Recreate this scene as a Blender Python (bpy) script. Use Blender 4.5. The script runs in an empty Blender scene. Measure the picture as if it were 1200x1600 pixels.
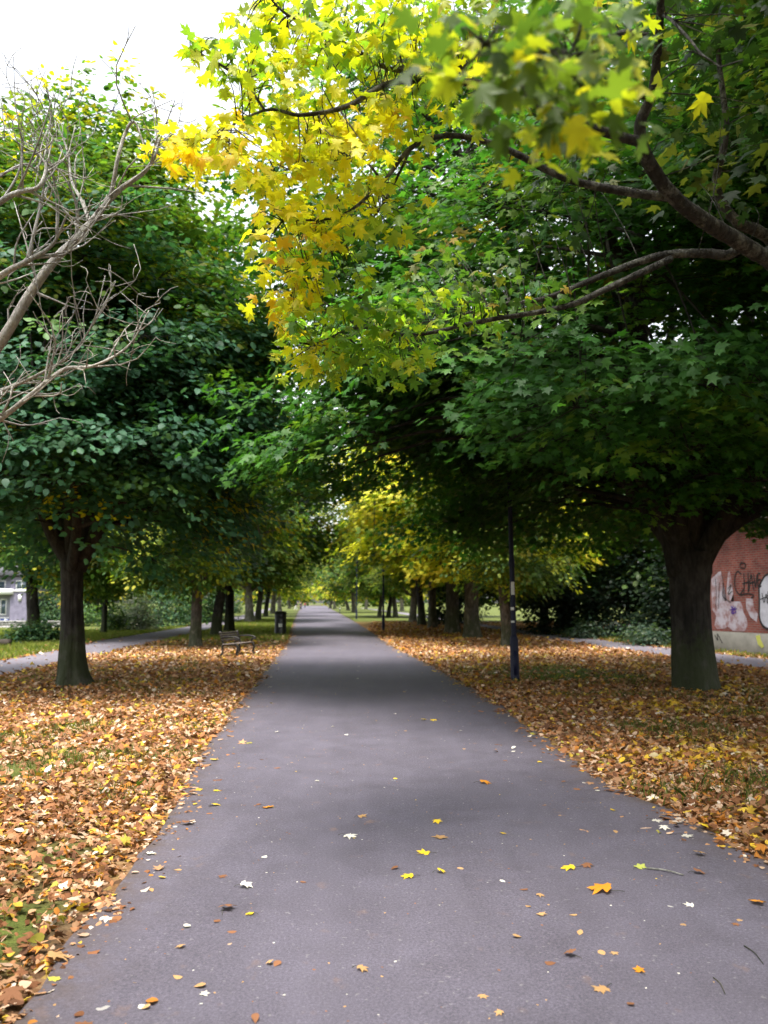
import bpy, math, random
import numpy as np
R = math.radians
random.seed(11)
rng = np.random.default_rng(11)
sc = bpy.context.scene
COL = sc.collection

# ------------------------------------------------------------------ camera maths
F, HC = 1250.0, 1.6
PITCH = math.atan(142 / F)
SP, CP = math.sin(PITCH), math.cos(PITCH)
def ray(px, py):
    u, v = (px - 600) / F, -(py - 800) / F
    return u, CP - SP * v, SP + CP * v
def at(px, py, D):
    d = ray(px, py); t = D / d[1]
    return np.array([d[0] * t, D, HC + d[2] * t])
def gr(px, py):
    d = ray(px, py); t = -HC / d[2]
    return d[0] * t, d[1] * t

# ------------------------------------------------------------------ objects
def link(o, parent=None):
    COL.objects.link(o)
    if parent is not None: o.parent = parent
    return o
def tag(o, label=None, cat=None, group=None, kind=None):
    if label: o['label'] = label
    if cat: o['category'] = cat
    if group: o['group'] = group
    if kind: o['kind'] = kind
    return o
def empty(name, loc, rz=0.0, label=None, cat=None, group=None):
    o = bpy.data.objects.new(name, None); o.empty_display_size = .2
    o.location = loc; o.rotation_euler = (0, 0, rz)
    link(o); return tag(o, label, cat, group)
def mk_mesh(name, V, polys, mat, cols=None, smooth=False):
    V = np.asarray(V, dtype=np.float32)
    me = bpy.data.meshes.new(name)
    me.vertices.add(len(V)); me.vertices.foreach_set('co', V.ravel())
    polys = [np.asarray(p, dtype=np.int32) for p in polys if len(p)]
    loops = np.concatenate([p.ravel() for p in polys])
    sizes = np.concatenate([np.full(len(p), p.shape[1], dtype=np.int32) for p in polys])
    starts = np.concatenate([[0], np.cumsum(sizes)[:-1]]).astype(np.int32)
    me.loops.add(len(loops)); me.loops.foreach_set('vertex_index', loops)
    me.polygons.add(len(sizes)); me.polygons.foreach_set('loop_start', starts)
    if cols is not None:
        a = me.attributes.new('tint', 'FLOAT_COLOR', 'FACE')
        c = np.ones((len(sizes), 4), dtype=np.float32); c[:, :3] = cols
        a.data.foreach_set('color', c.ravel())
    me.update(calc_edges=True)
    if smooth: me.polygons.foreach_set('use_smooth', np.ones(len(sizes), dtype=bool))
    for m in (mat if isinstance(mat, (list, tuple)) else [mat]): me.materials.append(m)
    return me
def ob(name, me, parent=None, loc=None):
    o = bpy.data.objects.new(name, me); link(o, parent)
    if loc is not None: o.location = loc
    return o

class MB:
    """collects tubes, boxes and outlines, then makes one mesh"""
    def __init__(s): s.V = []; s.q = []; s.t = []; s.n = 0
    def add(s, V, quads=(), tris=()):
        s.V.append(np.asarray(V, float))
        if len(quads): s.q.append(np.asarray(quads) + s.n)
        if len(tris): s.t.append(np.asarray(tris) + s.n)
        s.n += len(V)
    def tube(s, P, rad, k=6, wob=0.0, cap=True, fr=None):
        P = np.asarray(P, float); n = len(P); rad = np.broadcast_to(rad, (n,)).astype(float)
        T = np.gradient(P, axis=0); T /= np.linalg.norm(T, axis=1)[:, None] + 1e-9
        a = np.array([1., 0, 0]) if abs(T[0][0]) < .8 else np.array([0, 1., 0])
        U = a - T @ a[:, None] * T; U /= np.linalg.norm(U, axis=1)[:, None] + 1e-9
        W = np.cross(T, U)
        th = np.linspace(0, 2 * np.pi, k, endpoint=False)
        rr = rad[:, None] * np.ones(k)
        if wob: rr = rr * (1 + wob * (rng.random((n, k)) - .5))
        if fr is not None: rr = rr * fr
        V = P[:, None] + rr[..., None] * (np.cos(th)[None, :, None] * U[:, None] + np.sin(th)[None, :, None] * W[:, None])
        i = np.arange(n - 1)[:, None] * k; j = np.arange(k)[None]; j2 = (j + 1) % k
        Q = np.stack([i + j, i + j2, i + k + j2, i + k + j], -1).reshape(-1, 4)
        V = V.reshape(-1, 3); tr = []
        if cap:
            V = np.vstack([V, P[:1], P[-1:]]); c0, c1 = n * k, n * k + 1
            for q in range(k):
                tr += [[c0, (q + 1) % k, q], [c1, (n - 1) * k + q, (n - 1) * k + (q + 1) % k]]
        s.add(V, Q, tr)
    def box(s, lo, hi, M=None):
        x0, y0, z0 = lo; x1, y1, z1 = hi
        V = np.array([[x0, y0, z0], [x1, y0, z0], [x1, y1, z0], [x0, y1, z0], [x0, y0, z1], [x1, y0, z1], [x1, y1, z1], [x0, y1, z1]], float)
        if M is not None: V = V @ np.asarray(M).T
        s.add(V, [[0, 3, 2, 1], [4, 5, 6, 7], [0, 1, 5, 4], [1, 2, 6, 5], [2, 3, 7, 6], [3, 0, 4, 7]])
    def fan(s, outline):
        O = np.asarray(outline, float); c = O.mean(0)
        n = len(O); V = np.vstack([O, c[None]])
        s.add(V, (), [[i, (i + 1) % n, n] for i in range(n)])
    def lathe(s, prof, k=24, c=(0, 0)):
        n = len(prof); th = np.linspace(0, 2 * np.pi, k, endpoint=False)
        V = np.array([[c[0] + r * math.cos(t), c[1] + r * math.sin(t), z] for r, z in prof for t in th])
        i = np.arange(n - 1)[:, None] * k; j = np.arange(k)[None]; j2 = (j + 1) % k
        s.add(V, np.stack([i + j, i + j2, i + k + j2, i + k + j], -1).reshape(-1, 4))
    def mesh(s, name, mat, smooth=False):
        ps = []
        if s.q: ps.append(np.concatenate(s.q))
        if s.t: ps.append(np.concatenate(s.t))
        return mk_mesh(name, np.concatenate(s.V), ps, mat, smooth=smooth)
    def build(s, name, mat, parent=None, smooth=False, loc=None):
        return ob(name, s.mesh(name, mat, smooth), parent, loc)

def spline(P, n):
    """Catmull-Rom through the points"""
    P = np.asarray(P, float)
    if len(P) < 3:
        t = np.linspace(0, 1, n)[:, None]; return P[0] * (1 - t) + P[-1] * t
    Q = np.vstack([2 * P[0] - P[1], P, 2 * P[-1] - P[-2]])
    out = []
    for u in np.linspace(0, len(P) - 1 - 1e-6, n):
        i = int(u); t = u - i; a, b, c, d = Q[i:i + 4]
        out.append(.5 * (2 * b + (c - a) * t + (2 * a - 5 * b + 4 * c - d) * t * t + (3 * b - a - 3 * c + d) * t ** 3))
    return np.array(out)

_H = np.random.default_rng(5).random((64, 64, 64))
def vnoise(P, f=1.0):
    """value noise 0..1"""
    P = np.asarray(P, float) * f + 100.37
    if P.shape[-1] == 2: P = np.concatenate([P, np.zeros(P.shape[:-1] + (1,))], -1)
    i = np.floor(P).astype(int); t = P - i; t = t * t * (3 - 2 * t); r = 0
    for dx in (0, 1):
        for dy in (0, 1):
            for dz in (0, 1):
                w = (t[..., 0] if dx else 1 - t[..., 0]) * (t[..., 1] if dy else 1 - t[..., 1]) * (t[..., 2] if dz else 1 - t[..., 2])
                r = r + w * _H[(i[..., 0] + dx) % 64, (i[..., 1] + dy) % 64, (i[..., 2] + dz) % 64]
    return r
def unit(v): return v / (np.linalg.norm(v, axis=-1, keepdims=True) + 1e-9)

# ------------------------------------------------------------------ materials
def mat(name):
    m = bpy.data.materials.new(name); m.use_nodes = True
    nt = m.node_tree; nt.nodes.clear()
    return m, nt, nt.nodes.new('ShaderNodeOutputMaterial')
def nd(nt, t, **kw):
    n = nt.nodes.new(t)
    for k, v in kw.items():
        if k in n.inputs: n.inputs[k].default_value = v
        else: setattr(n, k, v)
    return n
def ramp(nt, src, stops):
    r = nt.nodes.new('ShaderNodeValToRGB'); e = r.color_ramp.elements
    while len(e) < len(stops): e.new(.5)
    for el, (p, c) in zip(e, stops): el.position = p; el.color = (*c, 1) if len(c) == 3 else c
    nt.links.new(src, r.inputs[0]); return r.outputs[0]
def mixc(nt, f, a, b, mode='MIX'):
    n = nt.nodes.new('ShaderNodeMix'); n.data_type = 'RGBA'; n.blend_type = mode
    for s, v in ((n.inputs[0], f), (n.inputs[6], a), (n.inputs[7], b)):
        if hasattr(v, 'is_linked') or isinstance(v, bpy.types.NodeSocket): nt.links.new(v, s)
        elif isinstance(v, (tuple, list)): s.default_value = (*v, 1)
        else: s.default_value = v
    return n.outputs[2]
def coords(nt, scale=(1, 1, 1), kind='Object'):
    c = nt.nodes.new('ShaderNodeTexCoord'); m = nt.nodes.new('ShaderNodeMapping')
    m.inputs['Scale'].default_value = scale
    nt.links.new(c.outputs[kind], m.inputs[0]); return m.outputs[0]
def noise(nt, vec, scale, detail=4, rough=.6):
    n = nd(nt, 'ShaderNodeTexNoise'); n.inputs['Scale'].default_value = scale
    n.inputs['Detail'].default_value = detail; n.inputs['Roughness'].default_value = rough
    nt.links.new(vec, n.inputs['Vector']); return n.outputs['Fac']
def bump(nt, h, strength, dist=.02):
    b = nd(nt, 'ShaderNodeBump'); b.inputs['Strength'].default_value = strength; b.inputs['Distance'].default_value = dist
    nt.links.new(h, b.inputs['Height']); return b.outputs['Normal']
def princ(nt, out, col, rough=.7, normal=None, metal=0, spec=.4):
    p = nd(nt, 'ShaderNodeBsdfPrincipled')
    if isinstance(col, (tuple, list)): p.inputs['Base Color'].default_value = (*col, 1)
    else: nt.links.new(col, p.inputs['Base Color'])
    if isinstance(rough, (int, float)): p.inputs['Roughness'].default_value = rough
    else: nt.links.new(rough, p.inputs['Roughness'])
    p.inputs['Metallic'].default_value = metal; p.inputs['Specular IOR Level'].default_value = spec
    if normal is not None: nt.links.new(normal, p.inputs['Normal'])
    nt.links.new(p.outputs[0], out.inputs[0]); return p
def plain(name, col, rough=.6, var=.25, scale=8, bmp=.15, metal=0, spec=.4):
    m, nt, out = mat(name); v = coords(nt)
    f = noise(nt, v, scale)
    c = mixc(nt, f, tuple(x * (1 - var) for x in col), tuple(min(1, x * (1 + var)) for x in col))
    princ(nt, out, c, rough, bump(nt, noise(nt, v, scale * 4), bmp, .005), metal, spec); return m
def leafmat(name, trans=.4, rough=.5, spec=.35, vary=.15):
    m, nt, out = mat(name)
    a = nd(nt, 'ShaderNodeAttribute'); a.attribute_name = 'tint'
    oi = nd(nt, 'ShaderNodeObjectInfo')
    hs = nd(nt, 'ShaderNodeHueSaturation')
    mr = nd(nt, 'ShaderNodeMapRange'); mr.inputs[3].default_value = 1 - vary; mr.inputs[4].default_value = 1 + vary
    nt.links.new(oi.outputs['Random'], mr.inputs[0]); nt.links.new(mr.outputs[0], hs.inputs['Value'])
    nt.links.new(a.outputs['Color'], hs.inputs['Color'])
    p = nd(nt, 'ShaderNodeBsdfPrincipled'); p.inputs['Roughness'].default_value = rough
    p.inputs['Specular IOR Level'].default_value = spec
    nt.links.new(hs.outputs[0], p.inputs['Base Color'])
    tr = nd(nt, 'ShaderNodeBsdfTranslucent')
    tc = mixc(nt, 1.0, hs.outputs[0], (1.3, 1.5, .6), 'MULTIPLY'); nt.links.new(tc, tr.inputs[0])
    mx = nd(nt, 'ShaderNodeMixShader'); mx.inputs[0].default_value = trans
    nt.links.new(p.outputs[0], mx.inputs[1]); nt.links.new(tr.outputs[0], mx.inputs[2])
    nt.links.new(mx.outputs[0], out.inputs[0]); return m
def barkmat(name, dark, light, lichen=None, lich=.62, sc_=1.0):
    m, nt, out = mat(name)
    v = coords(nt, (9 * sc_, 9 * sc_, 1.6 * sc_)); v2 = coords(nt)
    f = noise(nt, v, 1.6, 8, .65)
    c = ramp(nt, f, [(.3, dark), (.7, light)])
    if lichen:
        g = ramp(nt, noise(nt, v2, 9, 6, .7), [(lich - .08, (0, 0, 0)), (lich + .08, (1, 1, 1))])
        c = mixc(nt, g, c, lichen)
    g2 = ramp(nt, noise(nt, v2, 1.1, 3), [(.4, (.75, .75, .75)), (.7, (1.15, 1.1, 1))])
    c = mixc(nt, 1.0, c, g2, 'MULTIPLY')
    sx = nt.nodes.new('ShaderNodeSeparateXYZ'); nt.links.new(v2, sx.inputs[0])
    ad = nd(nt, 'ShaderNodeMath', operation='MULTIPLY_ADD'); nt.links.new(noise(nt, v2, 5, 5), ad.inputs[0]); ad.inputs[1].default_value = -1.6; nt.links.new(sx.outputs['Z'], ad.inputs[2])
    mo = ramp(nt, ad.outputs[0], [(0, (.55, .55, .55)), (.35, (0, 0, 0))])
    c = mixc(nt, mo, c, (.045, .06, .022))
    pl = ramp(nt, noise(nt, coords(nt, (1, 1, .7)), 4.5, 4, .6), [(.52, (0, 0, 0)), (.66, (.5, .5, .5))]); c = mixc(nt, pl, c, tuple(x * 1.5 for x in light))
    princ(nt, out, c, .88, bump(nt, f, 1., .08), 0, .2); return m

M = {}
M['leaf'] = leafmat('green leaf', .45, .5, .3)
M['leaf_near'] = leafmat('maple leaf', .5, .5, .3, 0)
M['litter'] = leafmat('dry leaf', .12, .8, .15, 0)
M['bark_dark'] = barkmat('furrowed dark bark', (.013, .0115, .0105), (.052, .046, .041), (.06, .062, .048), .68)
M['bark_grey'] = barkmat('grey brown bark', (.04, .035, .03), (.15, .13, .11), (.12, .13, .09), .66)
M['bark_pale'] = barkmat('pale grey bark', (.10, .09, .08), (.26, .235, .205), (.2, .2, .15), .68)
M['bark_bare'] = barkmat('weathered pale twig', (.3, .29, .28), (.6, .58, .555), (.66, .65, .61), .6, 2.5)
M['bark_limb'] = barkmat('lichen speckled bark', (.02, .019, .018), (.075, .07, .064), (.24, .24, .21), .58, 2)
M['navy'] = plain('navy blue paint', (.008, .010, .032), .5, .3, 10, .1, 0, .25)
M['black'] = plain('black paint', (.012, .012, .014), .4, .3, 10, .15, 0, .5)
M['iron'] = plain('cast iron', (.016, .014, .013), .45, .3, 20, .2, .3)
M['slat'] = plain('weathered slat', (.16, .13, .115), .7, .35, 14, .3)
M['white'] = plain('white paint', (.78, .78, .78), .5, .06, 5, .05)
M['paper'] = plain('pale notice', (.7, .7, .68), .6, .12, 40, .05)
M['concrete'] = plain('stained concrete', (.13, .125, .11), .9, .6, 3, .4)
M['stone'] = plain('grey stone', (.3, .29, .28), .9, .3, 6, .5)
M['roof'] = plain('reddish roof tile', (.23, .12, .10), .8, .3, 6, .3)
M['slate'] = plain('slate roof', (.09, .09, .1), .7, .3, 6, .3)
M['mauve'] = plain('mauve render', (.34, .34, .42), .85, .1, 4, .2)
M['wood'] = plain('dark rotten wood', (.035, .027, .02), .9, .4, 9, .6)
M['skin'] = plain('skin', (.5, .32, .25), .6, .1, 9, .05)
M['cloth_dark'] = plain('dark cloth', (.02, .02, .03), .9, .3, 30, .2)
M['cloth_red'] = plain('red cloth', (.4, .06, .06), .9, .2, 30, .2)
M['cloth_pale'] = plain('pale cloth', (.6, .6, .62), .9, .1, 30, .2)
M['denim'] = plain('blue cloth', (.05, .07, .13), .9, .2, 30, .2)
M['hair'] = plain('dark hair', (.02, .015, .01), .7, .2, 60, .3)
M['spray_black'] = plain('black spray paint', (.012, .012, .014), .6, .3, 20, .1)
M['spray_purple'] = plain('purple spray paint', (.05, .02, .2), .6, .3, 20, .1)
M['spray_yellow'] = plain('yellow spray paint', (.42, .44, .1), .6, .4, 9, .1)
def patchy(name, a, b):
    m, nt, out = mat(name); v = coords(nt)
    g = ramp(nt, noise(nt, v, 3.2, 8, .7), [(.44, a), (.62, b)])
    princ(nt, out, g, .75, bump(nt, noise(nt, v, 30), .2, .005)); return m
M['spray_white'] = patchy('faded white paint over brick', (.36, .34, .39), (.2, .095, .09))
M['spray_clean'] = patchy('white spray paint', (.46, .47, .53), (.36, .36, .42))
def glass(name, col):
    m, nt, out = mat(name); princ(nt, out, col, .08, None, 0, .8); return m
M['glass'] = glass('window glass', (.05, .08, .11)); M['glass_blue'] = glass('blue panel', (.05, .07, .2))
def brickmat(name, a, b, mort, sx, sy, sz):
    m, nt, out = mat(name); v = coords(nt, (1, 1, 1), 'UV')
    br = nd(nt, 'ShaderNodeTexBrick'); nt.links.new(v, br.inputs[0])
    br.inputs['Color1'].default_value = (*a, 1); br.inputs['Color2'].default_value = (*b, 1); br.inputs['Mortar'].default_value = (*mort, 1)
    br.inputs['Scale'].default_value = 1; br.inputs['Mortar Size'].default_value = .012
    br.inputs['Brick Width'].default_value = sx; br.inputs['Row Height'].default_value = sy
    g = ramp(nt, noise(nt, coords(nt), 2.5, 6), [(.35, (.7, .7, .7)), (.7, (1.2, 1.15, 1.1))])
    c = mixc(nt, 1., br.outputs[0], g, 'MULTIPLY')
    princ(nt, out, c, .9, bump(nt, br.outputs['Fac'], -.5, .01), 0, .2); return m
M['brick'] = brickmat('red brick', (.21, .06, .048), (.165, .042, .036), (.16, .115, .105), .225, .075, 1)
M['brick_purple'] = brickmat('purple brick', (.19, .18, .26), (.155, .145, .22), (.24, .23, .3), .225, .075, 1)

# ------------------------------------------------------------------ ground plan
LD = [-9, 0, 3, 5.43, 8, 12.66, 22.7, 34.5, 60.6, 111, 250, 600]; LX = [-.8, -1.2, -1.42, -1.59, -1.85, -2.28, -3.1, -4.0, -6.8, -12, -26, -62]
RD = [-9, 0, 3, 5.1, 7.75, 14, 18.5, 24, 31.7, 46.5, 87, 250, 600]; RX = [3.2, 2.9, 2.65, 2.4, 1.97, 1.75, 1.45, .85, .15, -.8, -3.9, -17, -44]
SLd = [-9, 0, 10, 17, 22.5, 26.5, 34.3, 54, 110, 250]; SLl = [-9, -9.4, -9.9, -10.3, -10.7, -11.0, -12.1, -13.2, -19, -36]; SLr = [-7.2, -7.5, -8, -8.35, -8.7, -8.9, -9.6, -11.1, -17, -34]
SRd = [-9, 5, 13, 19, 24, 30, 40, 55, 80, 140, 250]; SRl = [13.2, 11.4, 10.2, 9.1, 8.5, 7.75, 6.95, 6.1, 4.8, 1, -8]; SRr = [15.6, 13.8, 12.6, 11.6, 10.9, 10.0, 8.9, 7.9, 6.6, 3, -6]
def sm(D, xs, ys):
    D = np.asarray(D, float); w = np.clip(np.abs(D) * .12, .6, 8)
    return sum(np.interp(D + k * w, xs, ys) for k in (-1, -.5, 0, .5, 1)) / 5
def jag(D, s, a): return (vnoise(np.stack([D, np.full_like(D, s)], -1), 1.7) - .5) * a + (vnoise(np.stack([D, np.full_like(D, s + 9)], -1), 5.) - .5) * a * .6
def xl(D): return sm(D, LD, LX)
def xr(D): return sm(D, RD, RX)
def on_main(x, y, pad=0): return (x > xl(y) - pad) & (x < xr(y) + pad)
def on_left(x, y, pad=0): return (x > np.interp(y, SLd, SLl) - pad) & (x < np.interp(y, SLd, SLr) + pad)
def on_right(x, y, pad=0): return (x > np.interp(y, SRd, SRl) - pad) & (x < np.interp(y, SRd, SRr) + pad)
def gz(x, y):
    """height of the soil"""
    x = np.asarray(x, float); y = np.asarray(y, float)
    d = np.maximum(xl(y) - x, x - xr(y))
    k = np.clip(d / .8, 0, 1) * np.where(on_left(x, y, .4) | on_right(x, y, .4), 0, 1)
    n = vnoise(np.stack([x, y], -1), .45) * .10 + vnoise(np.stack([x, y], -1), 1.9) * .035 - .05
    return np.where(k > 0, n * k, 0) * np.clip(1.2 - y / 120, 0, 1) - .012
def litter_density(x, y):
    """0..1 cover of fallen leaves, thick under the trees near the paths"""
    n = vnoise(np.stack([x, y], -1), .55); n2 = vnoise(np.stack([x + 31, y], -1), 1.5)
    side = x < xl(y)
    d = np.where(side, xl(y) - x, x - xr(y))
    c = np.clip(1.25 - np.abs(n - .55) * .9, 0, 1) * np.clip(.62 + n2 * .7, 0, 1)
    far = np.clip((np.where(side, 42, 78) - y) / 22, 0.07, 1)
    c = c * far
    beyondL = x < np.interp(y, SLd, SLl)
    c = np.where(beyondL & side, c * .22, c)
    c = np.where((~side) & (x > np.interp(y, SRd, SRr)), c * .55, c)
    # bare and grassy spots seen in the photo
    for (ex, ey, rx, ry, k) in ((5.9, 14.4, 1.6, .8, .75), (3.9, 17.6, 1.5, 1.1, .8), (6.6, 12.2, .9, .5, .6), (-6, 14.9, 1.5, .6, .6), (-1.85, 4.0, .33, .8, .8), (-2.1, 5.35, .3, .55, .75), (-3.6, 7.9, .6, .8, .75), (4.5, 19.4, 1.6, 1.5, .85), (-3, 11, .5, .5, .4), (-5.6, 10.2, .5, 1.2, .4)):
        c = c * (1 - k * np.exp(-((x - ex) / rx) ** 2 - ((y - ey) / ry) ** 2))
    return np.clip(c, 0, 1)
def trunk_soil(x, y):  # mask for dark soil colour round the two big trunks
    return np.exp(-((x - 5.9) / 2.2) ** 2 - ((y - 14.2) / 1.4) ** 2) + np.exp(-((x + 6) / 1.8) ** 2 - ((y - 14.8) / .9) ** 2)

def axis(vals):
    out = []
    for a, b, n in vals: out += list(np.linspace(a, b, n, endpoint=False))
    return np.array(out + [vals[-1][1]])
gx = axis([(-3000, -300, 12), (-300, -60, 16), (-60, -14, 46), (-14, 14, 190), (14, 60, 46), (60, 300, 16), (300, 3000, 12)])
gy = axis([(-60, -6, 14), (-6, 30, 220), (30, 70, 80), (70, 200, 50), (200, 4000, 30)])
GX, GY = np.meshgrid(gx, gy); nx, ny = len(gx), len(gy)
GV = np.stack([GX, GY, gz(GX, GY)], -1).reshape(-1, 3)
i = np.arange(ny - 1)[:, None] * nx; j = np.arange(nx - 1)[None]
GQ = np.stack([i + j, i + j + 1, i + nx + j + 1, i + nx + j], -1).reshape(-1, 4)
m, nt, out = mat('turf and leaf mould'); v = coords(nt)
at_ = nd(nt, 'ShaderNodeAttribute'); at_.attribute_name = 'cover'
grass = ramp(nt, noise(nt, v, 2.0, 6), [(.3, (.05, .066, .014)), (.55, (.105, .125, .026)), (.75, (.2, .18, .055))])
grass = mixc(nt, ramp(nt, noise(nt, v, 45, 3), [(.35, (0, 0, 0)), (.7, (1, 1, 1))]), grass, mixc(nt, 1., grass, (.5, .55, .5), 'MULTIPLY'))
vo = nd(nt, 'ShaderNodeTexVoronoi'); vo.inputs['Scale'].default_value = 16; nt.links.new(v, vo.inputs['Vector'])
wn = nd(nt, 'ShaderNodeSeparateColor'); nt.links.new(vo.outputs['Color'], wn.inputs[0])
lit = ramp(nt, wn.outputs[0], [(0, (.10, .048, .022)), (.35, (.22, .10, .04)), (.6, (.33, .16, .06)), (.8, (.42, .25, .12)), (.95, (.5, .33, .06))])
soil = ramp(nt, noise(nt, v, 14, 6), [(.3, (.022, .016, .011)), (.7, (.07, .05, .034))])
sepc = nd(nt, 'ShaderNodeSeparateColor'); nt.links.new(at_.outputs['Color'], sepc.inputs[0])
g1 = mixc(nt, sepc.outputs[1], grass, soil)
c = mixc(nt, sepc.outputs[0], g1, lit)
princ(nt, out, c, .95, bump(nt, noise(nt, v, 22, 6), .8, .04), 0, .15)
me = mk_mesh('ground', GV, [GQ], m, smooth=True)
cov = litter_density(GX, GY).ravel(); soilm = np.clip(trunk_soil(GX, GY) * 1.1, 0, 1).ravel()
soilm = np.maximum(soilm, np.clip(1 - np.maximum(xl(GY) - GX, GX - xr(GY)).ravel() / .25, 0, 1) * .7)
a = me.attributes.new('cover', 'FLOAT_COLOR', 'POINT')
cc = np.zeros((len(GV), 4), np.float32); cc[:, 0] = np.clip(cov * 1.3 - .3, 0, 1) * np.where(GY.ravel() > 25, 1, .6); cc[:, 1] = np.clip(soilm + np.where(cov > .4, .55, 0), 0, 1); cc[:, 3] = 1
a.data.foreach_set('color', cc.ravel())
tag(ob('ground', me), 'grass verges covered in fallen leaves', kind='structure')

# asphalt
def asphalt(name, base):
    m, nt, out = mat(name); v = coords(nt)
    agg = noise(nt, v, 210, 3, .7); mid = noise(nt, v, 3.3, 6, .6); big = noise(nt, v, .5, 3)
    c = ramp(nt, agg, [(.3, tuple(x * .62 for x in base)), (.55, base), (.78, tuple(x * 1.55 for x in base))])
    c = mixc(nt, 1., c, ramp(nt, mid, [(.3, (.86, .85, .85)), (.7, (1.1, 1.1, 1.12))]), 'MULTIPLY')
    c = mixc(nt, 1., c, ramp(nt, big, [(.3, (.88, .87, .87)), (.7, (1.1, 1.1, 1.1))]), 'MULTIPLY')
    gr2 = noise(nt, v, 75, 2, .8); c = mixc(nt, 1., c, ramp(nt, gr2, [(.28, (.66, .66, .66)), (.5, (1, 1, 1)), (.74, (1.5, 1.48, 1.46))]), 'MULTIPLY')
    st = ramp(nt, noise(nt, coords(nt, (1, .8, 1)), 6.5, 5, .55), [(.64, (0, 0, 0)), (.74, (.5, .5, .5))])
    c = mixc(nt, st, c, (.17, .105, .08))
    rub = ramp(nt, noise(nt, coords(nt, (2.2, .12, 1)), 1.3, 4), [(.45, (0, 0, 0)), (.8, (.35, .35, .35))])
    c = mixc(nt, rub, c, tuple(x * 1.35 for x in base))
    ed = nd(nt, 'ShaderNodeAttribute'); ed.attribute_name = 'edge'; es = nd(nt, 'ShaderNodeSeparateColor'); nt.links.new(ed.outputs['Color'], es.inputs[0])
    mm = nd(nt, 'ShaderNodeMath', operation='MULTIPLY'); nt.links.new(es.outputs[0], mm.inputs[0]); nt.links.new(ramp(nt, noise(nt, v, 7, 6, .7), [(.35, (.1, .1, .1)), (.65, (1, 1, 1))]), mm.inputs[1])
    c = mixc(nt, mm.outputs[0], c, (.075, .05, .035))
    grit = ramp(nt, noise(nt, v, 38, 1, .5), [(.70, (0, 0, 0)), (.76, (.35, .35, .35))]); c = mixc(nt, grit, c, (.26, .24, .235))
    princ(nt, out, c, ramp(nt, mid, [(.3, (.72,) * 3), (.7, (.9,) * 3)]), bump(nt, agg, .35, .004), 0, .35); return m
def strip(name, D, xa, xb, m, z, label, cols=41):
    D = np.asarray(D, float); n = len(D); t = np.linspace(0, 1, cols)
    X = xa[:, None] * (1 - t) + xb[:, None] * t; Y = np.repeat(D[:, None], cols, 1)
    Z = np.full_like(X, z) + np.sin(t * np.pi)[None] * .012
    V = np.stack([X, Y, Z], -1).reshape(-1, 3)
    i = np.arange(n - 1)[:, None] * cols; j = np.arange(cols - 1)[None]
    Q = np.stack([i + j, i + j + 1, i + cols + j + 1, i + cols + j], -1).reshape(-1, 4)
    me = mk_mesh(name, V, [Q], m, smooth=True); a = me.attributes.new('edge', 'FLOAT_COLOR', 'POINT'); c4 = np.ones((len(V), 4), np.float32)
    c4[:, 0] = np.exp(-(np.minimum(t, 1 - t)[None] * (xb - xa)[:, None]) / .16).ravel(); a.data.foreach_set('color', c4.ravel())
    return tag(ob(name, me), label, kind='structure')
DD = np.concatenate([np.arange(-8, 30, .12), np.arange(30, 90, .6), np.arange(90, 420, 5)])
strip('path', DD, xl(DD) + jag(DD, 3, .14), xr(DD) + jag(DD, 7, .16), asphalt('purple grey asphalt', (.092, .083, .106)), .004, 'wide grey asphalt path through the avenue')
D2 = np.concatenate([np.arange(-8, 60, .3), np.arange(60, 245, 3)])
A2 = asphalt('side path asphalt', (.145, .132, .155))
strip('side_path', D2, np.interp(D2, SLd, SLl) + jag(D2, 13, .14), np.interp(D2, SLd, SLr) + jag(D2, 17, .14), A2, .005, 'narrow asphalt path left of the tree row')
strip('side_path', D2, np.interp(D2, SRd, SRl) + jag(D2, 23, .14), np.interp(D2, SRd, SRr) + jag(D2, 27, .14), A2, .005, 'narrow asphalt path right of the tree row')

# ------------------------------------------------------------------ leaves
def outline(half):
    h = list(half); o = h + [(1, 0)] + [(u, -v) for u, v in reversed(h[1:])]
    return np.array(o + [(.36, 0)], float)          # last vertex: hub of the fan
MAPLE = outline([(0, 0), (-.03, .2), (.12, .48), (.3, .26), (.7, .52), (.6, .17)])
MAPLE_FINE = outline([(0, 0), (-.05, .12), (-.02, .27), (.1, .36), (.12, .52), (.22, .38), (.31, .22), (.42, .36), (.55, .42), (.74, .58), (.69, .38), (.66, .2), (.62, .13), (.78, .19), (.83, .1)])
OVATE = outline([(0, 0), (.12, .25), (.4, .36), (.72, .24)])
DIAM = np.array([(0, 0), (.45, .42), (1, 0), (.45, -.42)], float)
def leaf_arrays(P, N, T, S, shape, C, fold=.25, curl=.25):
    n = len(P); N = unit(N); T = unit(T - (T * N).sum(1, keepdims=True) * N); B = np.cross(N, T)
    u, v = shape[:, 0], shape[:, 1]
    fo = (rng.random(n) * 1.4 - .3) * fold; cu = (rng.random(n) * 1.6 - .3) * curl
    z = -cu[:, None] * u[None] ** 2 - fo[:, None] * np.abs(v)[None] + (rng.random((n, len(u))) - .5) * .06
    V = P[:, None] + S[:, None, None] * (u[None, :, None] * T[:, None] + v[None, :, None] * B[:, None] + z[..., None] * N[:, None])
    K = len(u); b = np.arange(n)[:, None, None] * K
    if K == 4: return V.reshape(-1, 3), (b[:, 0] + np.arange(4)[None]), C
    k = np.arange(K - 1); tri = np.stack([k, (k + 1) % (K - 1), np.full(K - 1, K - 1)], -1)
    return V.reshape(-1, 3), (b + tri[None]).reshape(-1, 3), np.repeat(C, K - 1, 0)
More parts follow.
